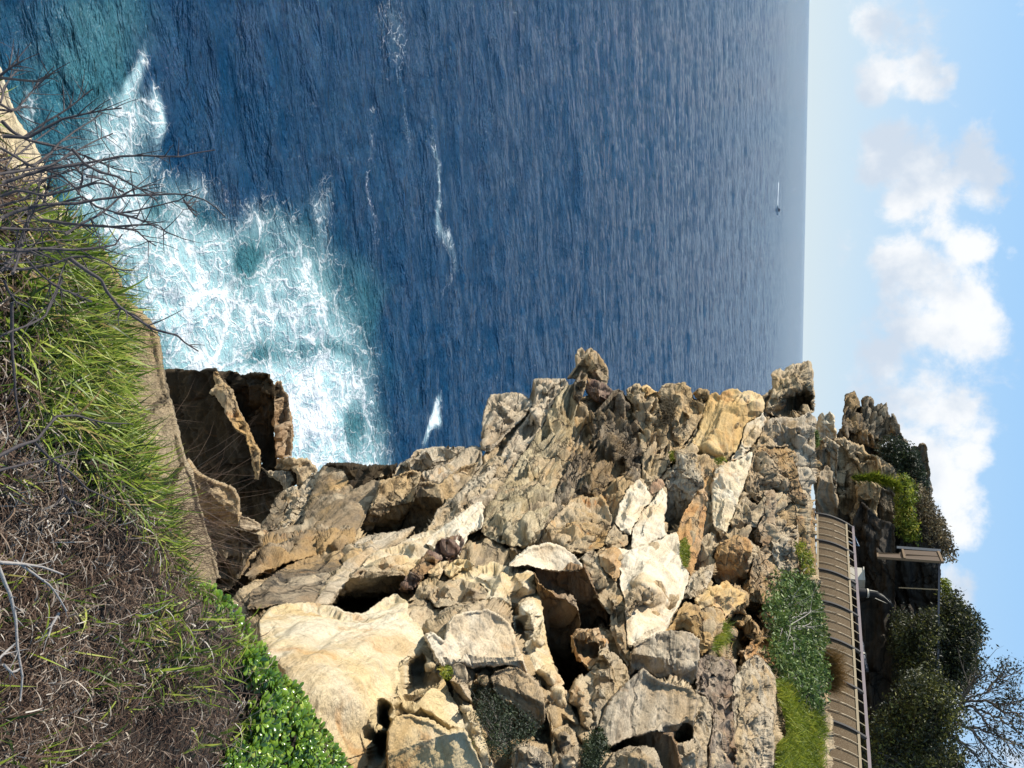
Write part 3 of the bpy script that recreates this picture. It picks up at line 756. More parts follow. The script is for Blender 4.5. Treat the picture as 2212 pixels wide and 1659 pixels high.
    rock('rock_slope', 'lichen', 'C', '-60,560 -30,430 30,400 100,330 210,262 300,222 420,194 600,168 632,190 602,262 545,330 480,400 400,512 300,530 150,520 40,560', inner='100,400,-.4 300,300,-.2 450,300,-.2', e=.2, off=-.1, rnd=7, rough=.6, label='brown slope blotched with black lichen beneath the fluted ledge', cat='rock')
    rock('rock_slope', 'beige', 'C', '400,525 480,402 560,302 645,190 690,90 760,60 860,40 1000,20 1100,-10 1020,100 960,124 850,155 762,224 705,300 645,362 565,440 500,530', e=.1, inner='600,350,-.1 800,120,-.2', off=-.3, rnd=5, rough=.5, label='pale smooth ramp of rock running up beside the lichen slope', cat='rock')
    rock('rock_block', 'tan', 'D', '1400,1305 1440,1240 1502,1100 1522,1000 1600,980 1740,918 1800,938 1790,1010 1752,1135 1690,1255 1650,1352 1500,1382 1420,1392', facets=[(1620, 1040, -.5, 'LT'), (1470, 1190, 1760, 1150, 85, 1620, 1020)], off=-.2, rnd=6, label='tan boulder with a squared lower face above the smooth brown slope', cat='boulder')
    rock('rock_block', 'brown', 'D', '1790,1010 1860,1005 1930,1030 2000,960 2100,895 2205,870 2150,1000 2050,1085 1950,1185 1915,1240 1840,1345 1740,1375 1650,1412 1652,1360 1705,1260 1755,1140', facets=[(1950, 1000, -.6, 'LT'), (1745, 1080, 1970, 1130, 90, 1950, 980)], rnd=4, label='brown block with a broad shadowed face between two pale slabs', cat='rock')
    rock('rock_ledge', 'beige', 'D', '1605,955 1650,890 1740,830 1770,788 1830,783 1920,764 2090,764 2125,790 2125,830 2005,882 1880,922 1795,936 1740,925 1625,988', inner='1850,850,-.5 2000,800,-.4 1720,890,-.3', e=.3, off=.3, rnd=8, strata=1.5, label='pale rounded rock at the cliff edge just above the blue water', cat='rock')
    rock('rock_ledge', 'beige', 'F', '1005,975 1020,968 1040,972 1042,1000 1030,1020 1000,1045 970,1062 945,1060 905,1040 910,1018 970,1000', inner='980,1030,-.5', e=.2, rnd=5, strata=1.5, label='beige shelf between the pale edge rock and the layered grey slab', cat='rock')
    rock('rock_slab', 'greyragged', 'F', '918,1155 940,1110 965,1080 1000,1058 1036,1012 1062,985 1095,985 1045,1060 1010,1110 1000,1135 960,1168', inner='990,1090,-.4 1050,1020,-.4', e=.2, off=-.3, rnd=4, strata=1.4, label='grey weathered slab ending beside the iron dark lumps', cat='rock')
    rock('rock_slab', 'white', 'F', '920,1172 960,1135 1012,1095 1042,1078 1042,1140 1012,1152 992,1200 955,1195', inner='990,1140,-.4', e=.1, off=-.5, rnd=4, label='whitish slab right above the purple iron lumps', cat='rock')
    # ---- cave and the slabs above it
    rock('rock_block', 'brown', 'C', '495,530 560,440 640,360 690,298 722,286 900,298 1000,298 1042,340 1002,420 962,455 872,495 792,565 742,600 620,590', facets=[(850, 315, -.8, 'LT'), (640, 355, 1010, 335, 105, 850, 300)], off=-.2, rnd=4, label='brown block with a black hollow under it behind the big cream slab', cat='rock')
    rock('rock_slab', 'cream', 'C', '715,292 760,222 850,150 960,118 1010,95 1092,45 1200,15 1320,8 1335,60 1272,122 1252,172 1182,172 1132,222 1082,292 1000,304', inner='900,230,-.5 1100,120,-.5 1000,200,-.3', e=.1, off=-.5, rnd=5, rough=.9, label='cream and orange stained slab above the black hollow', cat='rock')
    rock('iron_lump', 'iron', 'C', '1262,130 1320,58 1400,38 1442,80 1432,150 1372,182 1332,218 1288,200', inner='1340,120,-.7', e=0, off=-.5, rnd=8, label='rounded purple brown iron lump, upper of the two', cat='rock', group='iron stained lumps')
    rock('iron_lump', 'iron', 'C', '985,420 1030,350 1082,288 1142,220 1202,170 1280,172 1292,212 1242,252 1182,312 1132,362 1092,402 1050,424', inner='1100,310,-.6 1230,210,-.6 1030,390,-.4', e=0, off=-.5, rnd=7, label='long lumpy purple brown iron band between cream slabs', cat='rock', group='iron stained lumps')
    rock('boulder', 'cream', 'C', '1195,335 1180,300 1222,250 1312,218 1338,235 1292,302 1262,355', inner='1260,280,-.4', e=.1, off=-.4, rnd=6, label='small cream and orange boulder beneath the iron lumps', cat='boulder')
    rock('boulder', 'yellow', 'C', '1305,322 1300,288 1362,218 1452,205 1505,250 1442,272 1342,342', inner='1400,250,-.4', e=.1, off=-.4, rnd=6, label='small yellowish boulder tucked under the striped slab', cat='boulder')
    rock('rock_ledge', 'tan', 'C', '1045,512 1100,450 1132,370 1212,330 1302,370 1422,350 1540,380 1602,440 1582,492 1502,515 1402,525 1332,545 1252,548 1202,495 1112,485', inner='1180,400,-.4 1250,460,.3 1330,420,-.4 1400,490,.3 1480,420,-.4', e=.1, off=-.3, rnd=8, pits=.3, label='scalloped tan rock above the great yellow cream slab', cat='rock')
    # ---- the big near slabs
    rock('rock_slab', 'yellow', 'C', '20,640 100,562 200,518 420,512 560,550 612,582 742,594 792,560 872,490 960,448 1045,510 1062,620 1132,700 1182,760 1212,860 1292,1010 1352,1150 1422,1300 1442,1400 1335,1425 1205,1335 1062,1290 962,1300 925,1400 895,1500 900,1700 680,1800 520,1640 370,1380 230,1150 40,900',
         inner='560,700,-.35 800,760,-.5 1000,640,-.4 960,900,-.35 1040,930,-.3 1190,950,-.25 1180,1110,-.25 1035,1130,-.3 1075,955,.75 1165,960,.75 1160,1085,.75 1075,1095,.85 860,1190,-.1 800,1180,-.3 890,1240,.5 885,1350,1.2 870,1500,1.5 850,1250,-.3 835,1350,-.3 935,1330,-.3 825,1500,-.3 920,1470,-.2 790,1240,-.3 1250,1150,-.1 1150,850,0 500,1000,-.4 700,1000,-.5 780,1400,-.2', e=.25, off=-.3, back=2.5, rnd=6, rough=.7, strata=1.2, pits=.12, smooth_n=2,
         label='great smooth yellow cream slab with a square hole beside the succulents', cat='rock')
    rock('boulder', 'yellow', 'C', '912,1400 958,1300 1062,1288 1205,1332 1335,1422 1442,1402 1500,1520 1560,1640 1580,1740 920,1760 906,1560', facets=[(1000, 1400, -.5, 'LT'), (920, 1570, 1300, 1440, 50, 1000, 1350)], off=-.4, rnd=9, rough=.7, label='yellow cream boulder beneath the square hole, split off by a dark slot', cat='boulder')
    rock('rock_slab', 'white', 'C', '1178,752 1220,718 1302,772 1330,660 1372,598 1480,570 1602,560 1682,590 1742,640 1782,700 1796,770 1832,860 1852,942 1882,1022 1802,962 1742,944 1652,964 1560,955 1502,974 1420,935 1335,965 1282,965 1232,885',
         facets=[(1500, 800, -.7, (-.62, -.3, .72)), (1300, 935, 1760, 920, 85, 1500, 750), (1745, 620, 1850, 940, 75, 1500, 750)], off=-.4, rnd=9, rough=.7, label='whitish flat slab with a squared lower edge beside the yellow slab', cat='rock')
    rock('boulder', 'greyragged', 'C', '1330,1042 1350,970 1412,955 1482,970 1518,1000 1492,1090 1505,1185 1442,1125 1392,1065', inner='1420,1000,-.3', e=.1, off=-.3, rnd=6, label='small upright pale grey stone at the left of the thorny bush', cat='boulder')
    rock('boulder', 'tan', 'C', '1500,1062 1572,948 1612,990 1622,1100 1602,1155 1530,1135', inner='1570,1040,-.4', e=.1, off=-.3, rnd=5, label='small pointed tan stone above the thorny bush', cat='boulder')
    rock('rock_slab', 'beige', 'C', '1335,1050 1372,1008 1432,1012 1472,1100 1495,1195 1430,1185 1372,1115', inner='1410,1080,-.3', e=.1, off=-.45, rnd=5, label='thin grey slab stone leaning against the yellow slab', cat='rock')
    rock('rock_fin', 'yellow', 'C', '1365,1112 1422,1170 1492,1222 1542,1302 1562,1422 1602,1522 1640,1750 1560,1750 1500,1545 1450,1445 1420,1335 1388,1212', inner='1450,1250,-.4 1520,1400,-.4 1570,1550,-.4', e=.1, off=-.2, rnd=5, label='thin yellow rock fin running down the left of the thorny bush', cat='rock')
    rock('boulder', 'beige', 'C', '1625,1030 1650,988 1742,962 1802,955 1872,1008 1932,1060 1982,1170 2002,1262 1992,1345 1942,1405 1862,1305 1782,1225 1692,1185 1640,1125', facets=[(1760, 1010, -.5, 'LT'), (1640, 1060, 1995, 1210, 62, 1850, 1020)], off=-.3, rnd=6, label='beige boulder with a brown shaded face above the thorny bush', cat='boulder')
    rock('rock_fin', 'tan', 'C', '1890,1040 1960,1055 2012,1160 2042,1300 2062,1480 2110,1740 2060,1740 2042,1560 2032,1400 2002,1262 1970,1140', inner='1990,1180,-.3 2040,1400,-.3', e=.1, off=-.3, rnd=4, label='thin tan rib of rock curving round the right of the thorny bush', cat='rock')
    # ---- central big block and its fins
    rock('rock_ledge', 'white', 'B', '-80,262 -20,200 60,140 182,110 290,128 382,190 448,276 425,298 330,298 190,288 150,282 90,268 40,256 -20,268', facets=[(200, 230, -.9, (-.62, -.25, .74))], off=0, rnd=4, rough=.6, label='white flat cap of rock lit by the sun above a broad dark face', cat='rock')
    rock('rock_block', 'redbrown', 'B', '90,262 190,280 330,290 420,290 446,272 502,400 562,520 612,560 602,655 542,602 482,692 422,692 402,602 362,542 282,492 192,432 130,382', facets=[(300, 292, -.85, 'R'), (470, 400, -.2, 'CR')], rnd=3, rough=1.0, label='broad dark shadowed block face below the white flat cap', cat='rock')  # face turned from the sun; the darker rock colour adds to its shade
    rock('rock_fin', 'yellow', 'C', '1330,352 1452,280 1652,228 1742,258 1882,258 1932,340 1952,450 1992,600 2012,800 2062,960 2102,1080 2142,1200 2175,1330 2082,1232 2012,1132 1932,1052 1885,1012 1855,852 1835,780 1795,742 1775,622 1732,562 1642,522 1562,502 1602,440 1542,380',
         inner='1700,330,-.5 1850,400,-.8 1900,600,-.9 1960,800,-.9 2020,1000,-.7 2080,1150,-.5 1790,500,.3 1800,600,1.0 1830,720,1.0 1780,420,-.2', e=.3, off=-.1, rnd=6, label='long curved tan buttress dividing the white slab from the dark clefts', cat='rock')
    rock('rock_fin', 'redbrown', 'B', '90,300 130,382 192,432 262,482 332,502 402,562 417,632 412,692 362,742 372,762 402,862 442,932 472,992 432,1012 392,1052 382,1132 332,1202 282,1122 232,942 202,872 180,700 150,560', facets=[(190, 440, -.45, 'R'), (330, 560, -.35, 'CR'), (300, 900, .5, 'CR')], rnd=4, label='brown knife edged fin in shadow below the broad dark block face', cat='rock')  # darker brown deepens the shade on this fin through its colour
    rock('rock_fin', 'orange', 'B', '412,695 472,700 542,688 562,742 582,742 612,782 592,852 532,892 512,942 482,982 432,922 392,852 362,762', inner='470,740,-.4 545,720,-.4 460,820,.5 510,850,.6 560,790,-.2 470,920,.4', e=.2, off=-.1, lee=0, rnd=4, label='scalloped orange brown hollow between the brown and grey fins', cat='rock')
    rock('rock_fin', 'greyragged', 'B', '542,862 575,742 602,782 622,852 662,862 742,962 752,1022 702,1092 622,1182 562,1302 532,1382 482,1402 500,1302 490,1202 460,1112 430,1042 482,992 522,932', inner='580,870,-.9 570,1000,-.7 640,960,-.4 560,1150,-.4 520,1300,-.2', e=.2, off=-.2, rnd=5, label='pale grey pointed fin with eroded grooves right of the orange hollow', cat='rock')
    rock('rock_fin', 'brown', 'B', '425,200 470,158 512,153 547,200 572,272 632,332 702,442 722,542 732,702 752,822 772,922 742,962 682,862 622,702 622,602 562,522 502,400 450,290', inner='500,250,-.5 560,380,-.4 640,500,-.5 680,700,-.4 600,450,.3', e=.2, off=-.1, rnd=5, strata=1.6, label='twisted grey brown rib between the white topped block and the cream slab', cat='rock')
    rock('rock_fin', 'tan', 'B', '380,1060 430,1010 470,1100 492,1200 500,1300 480,1402 420,1360 400,1250 340,1210', inner='430,1130,-.4 460,1280,-.3', e=.2, off=-.2, rnd=4, label='small tan fluted rib at the base of the pale grey fin', cat='rock')
    rock('rock_block', 'greyragged', 'B', '225,1400 330,1350 385,1420 410,1520 412,1740 260,1740 235,1560', inner='310,1450,-.5 340,1600,-.4', e=.1, off=-.2, rnd=6, pits=.6, label='pale grey ragged rock at the picture edge right of the dark green bush', cat='rock')
    rock('rock_block', 'greyragged', 'B', '-60,1500 20,1465 100,1480 190,1500 220,1600 240,1740 -60,1740', inner='80,1560,-.5', e=.1, off=-.2, rnd=6, pits=.6, label='light ragged rock at the picture edge below the thorny bush', cat='rock')
    rock('rock_fin', 'tan', 'B', '160,1400 215,1380 300,1330 200,1200 240,1250 350,1220 420,1370 500,1400 480,1500 430,1500 380,1420 330,1350 225,1400', inner='300,1380,0', e=.2, off=0, rnd=4, label='tan broken ribs between the two ragged edge rocks and the fins', cat='rock')
    # ---- cream slab, orange block
    rock('rock_slab', 'white', 'B', '590,150 680,142 760,150 852,120 932,90 1002,55 1088,48 1102,150 1122,240 1175,322 1152,402 1132,482 1082,562 1032,642 1002,712 952,745 902,765 782,860 742,802 732,640 722,500 690,380 700,300',
         inner='760,200,-.4 850,200,-.6 1000,300,-.5 850,400,-.8 930,440,-.7 820,480,.1 900,560,.2 1000,520,-.2 820,700,0 1050,420,-.2', e=.1, off=-.3, rnd=7, rough=.7, label='wide gleaming white and cream slab in the middle of the slope', cat='rock')
    rock('rock_ledge', 'greyragged', 'B', '725,500 760,450 850,410 930,430 965,440 940,490 890,530 850,520 790,560 745,610 728,580', inner='830,460,-.5 900,450,-.5', e=.1, off=-1.0, rnd=4, pits=1, rough=1.3, label='ragged grey lip standing on the wide white slab', cat='rock')
    rock('boulder', 'orange', 'B', '545,190 590,148 642,138 692,170 692,252 680,342 660,375 620,332 560,262', inner='620,220,-.5', e=.1, off=-.4, rnd=8, rough=.7, label='smooth orange boulder at the end of the wide white slab', cat='boulder')
    rock('boulder', 'tan', 'A', '595,1385 652,1298 692,1350 742,1380 745,1445 682,1470 595,1470', inner='660,1390,-.4', e=.1, off=-.3, rnd=6, label='small tan block between the ochre blocks and the white wedge', cat='boulder')
    rock('boulder', 'greyragged', 'B', '1150,390 1180,330 1250,270 1350,245 1330,330 1290,420 1220,480 1130,490', inner='1230,340,-.5 1200,430,-.2', e=.1, off=-.2, rnd=9, rough=.6, label='pale grey rounded boulder between the white slab and the orange knob', cat='boulder')
    rock('boulder', 'orange', 'B', '1330,330 1370,200 1385,100 1480,52 1570,70 1610,140 1580,230 1590,330 1530,400 1440,370 1360,395', facets=[(1480, 110, -.7, 'LT'), (1365, 185, 1600, 165, 70, 1480, 90)], off=-.3, rnd=7, rough=1.1, label='big orange brown knob with a grooved shaded side beside the shrub', cat='boulder')
    rock('rock_block', 'golden', 'B', '1215,500 1290,420 1350,390 1440,368 1500,430 1560,450 1550,520 1470,560 1420,620 1400,560 1330,540 1240,560', inner='1350,450,-.4 1470,470,-.4', e=.1, off=-.4, rnd=6, label='golden cream rock above the black cave', cat='rock')
    rock('rock_block', 'ochre', 'B', '1000,720 1060,650 1100,560 1150,505 1240,545 1330,540 1400,560 1420,640 1390,720 1420,800 1400,890 1340,860 1290,850 1260,880 1230,760 1130,700 1060,705', inner='1150,600,-.5 1200,660,-.4 1350,640,.1 1370,800,0', e=.2, off=-.2, rnd=6, pits=.6, label='ochre broken rock left of the black cave with grass on its foot', cat='rock')
    rock('rock_arch', 'orangepit', 'B', '1420,640 1460,570 1550,520 1580,420 1590,330 1620,200 1700,110 1750,180 1700,220 1740,240 1780,280 1760,400 1720,560 1700,660 1640,740 1600,780 1540,860 1530,960 1490,1020 1410,940 1400,890 1430,800 1400,720',
         inner='1435,690,2.2 1430,800,2.8 1425,890,2.4 1500,990,2.2 1470,620,2.2 1640,600,2.2 1570,545,2.0 1470,660,2.4 1560,600,3.0 1620,640,2.8 1560,760,3.6 1480,800,3.4 1460,900,3.0 1510,920,2.6 1660,500,-.4 1680,350,-.5 1600,480,-.3 1690,620,-.4', e=.1, off=-.2, rnd=4, pits=.7, label='rust orange pitted rock arching over a black cave below the shrub', cat='rock')
    rock('boulder', 'beige', 'B', '755,960 790,810 860,770 960,720 1050,705 1180,720 1240,780 1240,900 1220,1020 1200,1080 1130,1060 1040,1030 960,1040 860,975 800,985 755,1030', facets=[(900, 800, -.5, (-.45, -.35, .8)), (770, 870, 1240, 930, 55, 950, 780)], off=-.3, rnd=7, pits=.4, label='beige boulder with honeycomb pits behind the pale pointed boulder', cat='boulder')
    rock('boulder', 'beige', 'B', '540,1370 620,1200 740,1060 850,965 890,1000 960,1045 1100,1085 1200,1110 1222,1180 1200,1310 1200,1450 1120,1480 1040,1430 930,1400 800,1440 680,1480 620,1520 560,1480', facets=[(850, 1150, -.8, (-.4, -.3, .85)), (745, 1060, 640, 1480, 55, 900, 1200), (600, 1520, 1000, 1400, 85, 900, 1200), (1225, 1080, 1200, 1450, 45, 900, 1200)], off=-.3, rnd=8, pits=.3, rough=.8, label='large pale pointed boulder with a smile shaped crack', cat='boulder')
    rock('rock_block', 'redbrown', 'B', '600,1560 680,1482 800,1440 930,1402 1040,1432 1080,1500 1100,1600 1130,1740 950,1740 930,1560 850,1500 760,1510', facets=[(900, 1440, .1, 'O')], off=.1, rnd=3, label='red brown shadowed undercut below the pale pointed boulder', cat='rock')
    rock('boulder', 'greyragged', 'B', '590,1660 640,1560 760,1505 850,1500 930,1520 975,1620 1010,1740 580,1740', inner='760,1570,-.6 880,1600,-.5', e=.1, off=-.6, rnd=8, pits=.6, label='light crumpled boulder at the picture edge under the red undercut', cat='boulder')
    rock('rock_block', 'greyragged', 'B', '1205,1310 1222,1180 1210,1110 1230,1140 1300,1180 1330,1250 1320,1400 1300,1520 1290,1740 1120,1740 1100,1600 1080,1490 1120,1480 1200,1450', inner='1200,1560,-.4 1260,1300,-.2', e=.1, off=-.2, rnd=5, pits=1.3, label='grey honeycombed rock wall beside the pale pointed boulder', cat='rock')
    rock('rock_block', 'purplepit', 'B', '1210,1020 1240,900 1290,870 1370,890 1440,920 1472,980 1470,1060 1480,1300 1490,1740 1300,1740 1310,1520 1330,1380 1330,1240 1300,1170 1225,1130', inner='1300,960,-.5 1400,980,-.5 1400,1200,-.3 1400,1500,-.3', e=.15, off=-.3, rnd=5, pits=1.0, strata=1.8, label='purple brown honeycombed rock tower with long vertical grooves', cat='rock')
    rock('rock_block', 'greyragged', 'B', '1470,1040 1520,980 1560,920 1630,875 1690,930 1750,1020 1775,1090 1770,1250 1740,1350 1760,1500 1740,1740 1490,1740 1475,1400', inner='1560,1100,-.5 1650,1050,-.6 1700,1170,.3 1560,1300,-.4 1600,1550,-.4 1680,1280,-.4', e=.15, off=-.4, rnd=6, pits=.9, label='pale grey furrowed rock with dark holes below the bright grass', cat='rock')
    rock('rock_ledge', 'orange', 'B', '1540,860 1600,780 1650,740 1720,760 1770,790 1790,860 1760,960 1690,930 1630,872 1560,918', inner='1650,830,-.3 1710,830,.5', e=.1, off=-.3, rnd=5, pits=.7, label='crumbling orange rock with a round hole under the shrub', cat='rock')
    # ---- upper middle: flaky ridges
    rock('rock_pinnacle', 'brown', 'A', '325,295 355,260 385,225 374,140 400,100 420,70 445,95 452,122 470,85 490,76 515,90 560,145 612,215 620,285 605,345 560,360 520,330 470,300 430,262 380,300', inner='430,150,-.3 500,140,-.5 520,230,-.6 450,220,.1', e=.2, off=.6, rnd=5, rough=1.1, label='brown double pointed pinnacle jutting out against the blue sea', cat='rock')
    rock('rock_block', 'iron', 'A', '462,290 545,308 605,332 642,375 618,442 545,475 482,425 450,365', inner='540,370,-.4', e=.15, rnd=6, pits=.5, label='purple brown pitted block beneath the double pointed pinnacle', cat='rock')
    rock('rock_fin', 'darkflaky', 'A', '428,238 464,260 462,330 442,392 402,468 368,432 372,332 398,285', inner='425,320,-.4', e=.1, off=-.6, rnd=4, strata=2, label='thin dark splinter fin left of the purple pitted block', cat='rock')
    rock('rock_slab', 'striped', 'A', '-280,1350 -230,1200 -150,1080 -60,940 0,840 60,760 150,640 200,520 250,430 330,330 375,335 372,430 402,470 382,560 366,650 322,760 282,850 282,960 252,1060 226,1150 182,1290 130,1400 70,1442 -60,1452 -170,1422',
         inner='200,600,-.4 60,900,-.5 0,1150,-.6 -100,1250,-.5 150,1000,-.2 250,700,-.3 -200,1330,-.3 0,1400,.3 -120,1400,.4', e=.15, off=-.3, rnd=7, strata=1.9, sfreq=7, rough=.8, label='tall cream slab finely striped with ridges like combed plaster', cat='rock')
    rock('rock_slab', 'beige', 'A', '95,312 130,298 310,292 332,322 252,430 202,520 152,640 62,760 0,840 -60,940 -150,1080 -230,1200 -300,1315 -400,1290 -370,1200 -290,1060 -190,900 -80,740 20,600 80,500 112,400', inner='180,380,-.4 100,560,-.4 -50,800,-.4 -200,1050,-.4 -320,1220,-.3', e=.1, off=-.1, rnd=5, strata=2.0, sfreq=4, label='long grey beige layered strip along the left of the striped slab', cat='rock')
    rock('boulder', 'beige', 'F', '1045,880 1060,852 1095,846 1125,850 1152,875 1130,905 1090,945 1060,978 1038,972 1042,915', inner='1090,890,-.4', e=.2, off=-.1, rnd=8, strata=1.4, label='rounded pale beige rock at the cliff edge left of the pinnacle', cat='boulder')
    rock('rock_ridge', 'darkflaky', 'A', '640,372 690,363 715,380 732,460 722,560 742,600 802,560 822,640 836,800 832,1000 790,1062 740,1022 702,962 642,1002 582,1042 542,1112 482,1132 442,1092 402,1102 332,1202 252,1262 202,1302 150,1360 226,1170 282,1000 332,850 402,700 452,580 522,520 602,430',
         inner='560,600,-.4 480,760,-.1 640,760,-.8 600,860,.1 740,850,-.7 680,680,-.1 420,960,0 300,1100,-.2 520,1000,-.3 790,800,.2 700,480,-.2', e=.25, off=-.1, rnd=4, strata=2.4, sfreq=7, rough=1.2, label='dark flaky ridge of thin splintered layers in the middle', cat='rock')
    rock('rock_block', 'darkflaky', 'A', '630,430 690,390 725,450 722,560 735,600 700,650 640,660 600,640 610,540', facets=[(660, 520, -.4, 'O')], rnd=3, strata=2, label='black shadowed notch of rock high on the flaky ridge', cat='rock')
    rock('rock_ridge', 'tan', 'A', '735,368 772,338 812,338 852,380 892,420 952,420 968,520 972,620 1002,600 1000,700 1042,760 1064,860 1002,925 952,1002 892,1055 850,1025 836,900 832,760 822,600 782,480 733,425', inner='830,450,-.4 900,560,-.5 880,760,-.2 950,800,-.4 870,950,-.2 990,800,.1', e=.2, off=-.2, rnd=5, strata=2.2, sfreq=7, rough=1.1, label='tan flaky ridge right of the dark splintered one', cat='rock')
    rock('rock_ledge', 'golden', 'A', '835,350 870,345 962,388 975,422 902,435 845,405', inner='900,390,-.2', e=.1, off=-.4, rnd=5, label='small golden cap rock on top of the tan ridge by the sea', cat='rock')
    rock('rock_block', 'tan', 'A', '958,425 976,335 1042,320 1132,324 1182,365 1202,432 1285,472 1255,562 1182,682 1122,762 1082,872 1042,802 1012,702 1002,602 1010,500', inner='1080,380,-.5 1150,440,-.4 1180,560,-.5 1100,680,-.4 1030,540,.6 1030,640,.6', e=.2, off=-.2, rnd=7, strata=1.6, label='tall tan brown block topped by a dark knob at the sea edge', cat='rock')
    rock('boulder', 'brown', 'A', '1208,385 1225,365 1285,370 1310,395 1300,445 1240,450 1210,425', inner='1255,405,-.3', e=.1, off=.2, rnd=5, label='small dark brown knob at the sea edge beside the golden fold', cat='boulder')
    rock('rock_slab', 'golden', 'A', '1288,472 1310,408 1352,383 1382,410 1422,373 1502,360 1532,388 1602,376 1672,408 1692,470 1682,522 1642,562 1562,602 1532,702 1502,792 1422,865 1310,855 1205,805 1188,740 1240,640 1262,560', inner='1400,480,-.5 1350,640,-.6 1300,760,-.4 1550,470,-.4 1610,440,-.4 1460,600,-.3 1530,400,.1 1500,700,-.1', e=.2, off=-.3, rnd=9, rough=.5, strata=.8, label='smooth golden folded slab beneath the headland by the sea', cat='rock')
    rock('rock_slab', 'cream', 'A', '1682,522 1692,592 1662,682 1602,762 1542,830 1502,860 1440,870 1502,795 1532,702 1562,602 1642,562', inner='1620,640,-.4 1540,770,-.4', e=.15, off=-.3, rnd=7, rough=.6, label='pale gold slab right of the golden fold, sloping down', cat='rock')
    rock('headland_rock', 'tan', 'A', '1735,265 1800,235 1832,240 1882,195 1962,180 2012,178 2022,330 2036,420 2032,522 1962,565 1842,565 1742,545 1690,524 1720,440 1752,350', inner='1850,300,-.5 1780,420,-.6 1960,270,-.6 1990,340,-.7 1870,430,2.6 1960,430,3.2 1990,480,2.8 1830,505,2.2 1920,500,3.0 2015,450,-.2 1900,540,-.2 1740,500,-.4 1860,380,-.5 1930,360,-.5 1800,470,-.2', e=.15, rnd=6, smooth_n=2, label='headland rock with a dark hollow, its top rising above the horizon', cat='rock')
    rock('rock_ledge', 'beige', 'A', '1690,592 1742,562 1842,567 1922,562 2002,522 2030,562 2034,760 2016,1000 1996,1180 1962,1162 1932,1002 1902,862 1892,762 1762,764 1702,764 1622,784 1662,682', inner='1800,640,-.5 1950,640,-.5 1980,800,-.4 1820,740,.9 1880,720,.7 1950,780,.2 1985,1000,-.3', e=.1, off=-.3, rnd=5, strata=1.8, pits=.3, label='grey tan layered rock with round hollows under the headland top', cat='rock')
    rock('rock_wall', 'orangepit', 'A', '1622,792 1702,768 1792,800 1892,790 1904,900 1934,1012 1964,1172 1902,1162 1852,1102 1792,1082 1742,1052 1692,1112 1642,1162 1562,1102 1560,1002 1592,882', inner='1700,880,-.4 1800,900,-.2 1750,980,.3 1850,1020,.2 1650,1000,-.3 1880,950,-.4', e=.1, off=-.2, rnd=5, pits=1.0, strata=1.6, rough=1.3, label='brown orange pitted wall below the round hollows', cat='rock')
    rock('rock_slab', 'cream', 'A', '1330,1060 1350,920 1440,870 1502,862 1600,800 1592,882 1562,1002 1520,1100 1500,1160 1440,1330 1390,1400 1340,1310 1325,1180', inner='1400,960,-.5 1480,960,-.4 1420,1150,-.5 1480,1060,-.2', e=.1, off=-.3, rnd=7, rough=.7, label='cream and gold slab with cross cracks below the golden fold', cat='rock')
    rock('rock_slab', 'tan', 'A', '1560,1102 1642,1162 1692,1112 1682,1232 1642,1302 1640,1330 1562,1315 1470,1330 1452,1300 1490,1210 1502,1162', inner='1580,1200,-.4 1530,1270,-.3', e=.1, off=-.4, rnd=6, label='tan rock with a flat top just above the orange brown knob', cat='rock')
    rock('rock_block', 'redbrown', 'A', '1690,1072 1752,1060 1782,1132 1762,1232 1772,1332 1742,1422 1702,1482 1660,1422 1640,1322 1690,1232', inner='1720,1150,-.3 1710,1350,-.3', e=.1, off=-.2, rnd=6, pits=.6, label='dark rust brown lumpy rock between the tan and grey ragged rocks', cat='rock')
    rock('rock_block', 'greyragged', 'A', '1772,1322 1832,1310 1892,1332 1924,1300 1934,1500 1924,1655 1852,1655 1772,1642 1742,1502 1742,1382', inner='1800,1420,-.5 1870,1500,-.3', e=.1, off=-.4, rnd=5, pits=.8, rough=1.3, label='ragged grey crest rock below the wire fence end', cat='rock')
    rock('rock_slope', 'soil', 'A', '1935,1160 2000,1185 2032,1215 2030,1420 2040,1640 1935,1660 1925,1500 1915,1310', inner='1985,1350,-.2', e=.1, off=-.3, rnd=4, label='orange brown earth strip under the far end of the fence', cat='earth')
    rock('rock_block', 'greyragged', 'A', '1110,830 1162,798 1222,828 1252,902 1242,962 1222,1052 1192,1132 1142,1202 1112,1292 1052,1372 1002,1385 988,1240 1000,1102 980,1042 1042,932', facets=[(1060, 1000, -.8, 'L'), (1130, 900, -.9, 'LT'), (1150, 1000, -.85, 'CR')], inner='1100,900,-.3 1180,900,.2', rnd=5, pits=.8, rough=1.3, off=-.1, label='grey rugged rock with a crumpled crown in the middle of the slope', cat='rock')
    rock('rock_slab', 'white', 'A', '778,1335 832,1240 872,1190 932,1120 982,1048 1006,1112 992,1240 1002,1382 932,1412 882,1442 802,1475 764,1462', inner='870,1280,-.5 950,1180,-.4 960,1340,0', e=.1, off=-.5, rnd=6, rough=.6, label='bright white slab leaning on the grey rugged rock', cat='rock')
    rock('rock_slab', 'white', 'A', '820,988 872,1040 894,1112 882,1162 842,1202 822,1262 782,1312 772,1372 732,1382 690,1342 660,1282 680,1190 740,1060 790,1020', inner='800,1080,-.5 740,1220,-.5 850,1150,.1', e=.1, off=-.5, rnd=6, rough=.7, label='bright white wedge pointing up left of the leaning white slab', cat='rock')
    rock('rock_slab', 'red', 'A', '885,1062 960,990 1032,918 1046,940 992,1032 952,1085 905,1115', inner='970,1010,-.2', e=.1, off=-.1, rnd=4, label='small red slab between the white wedge and the tan ridge', cat='rock')
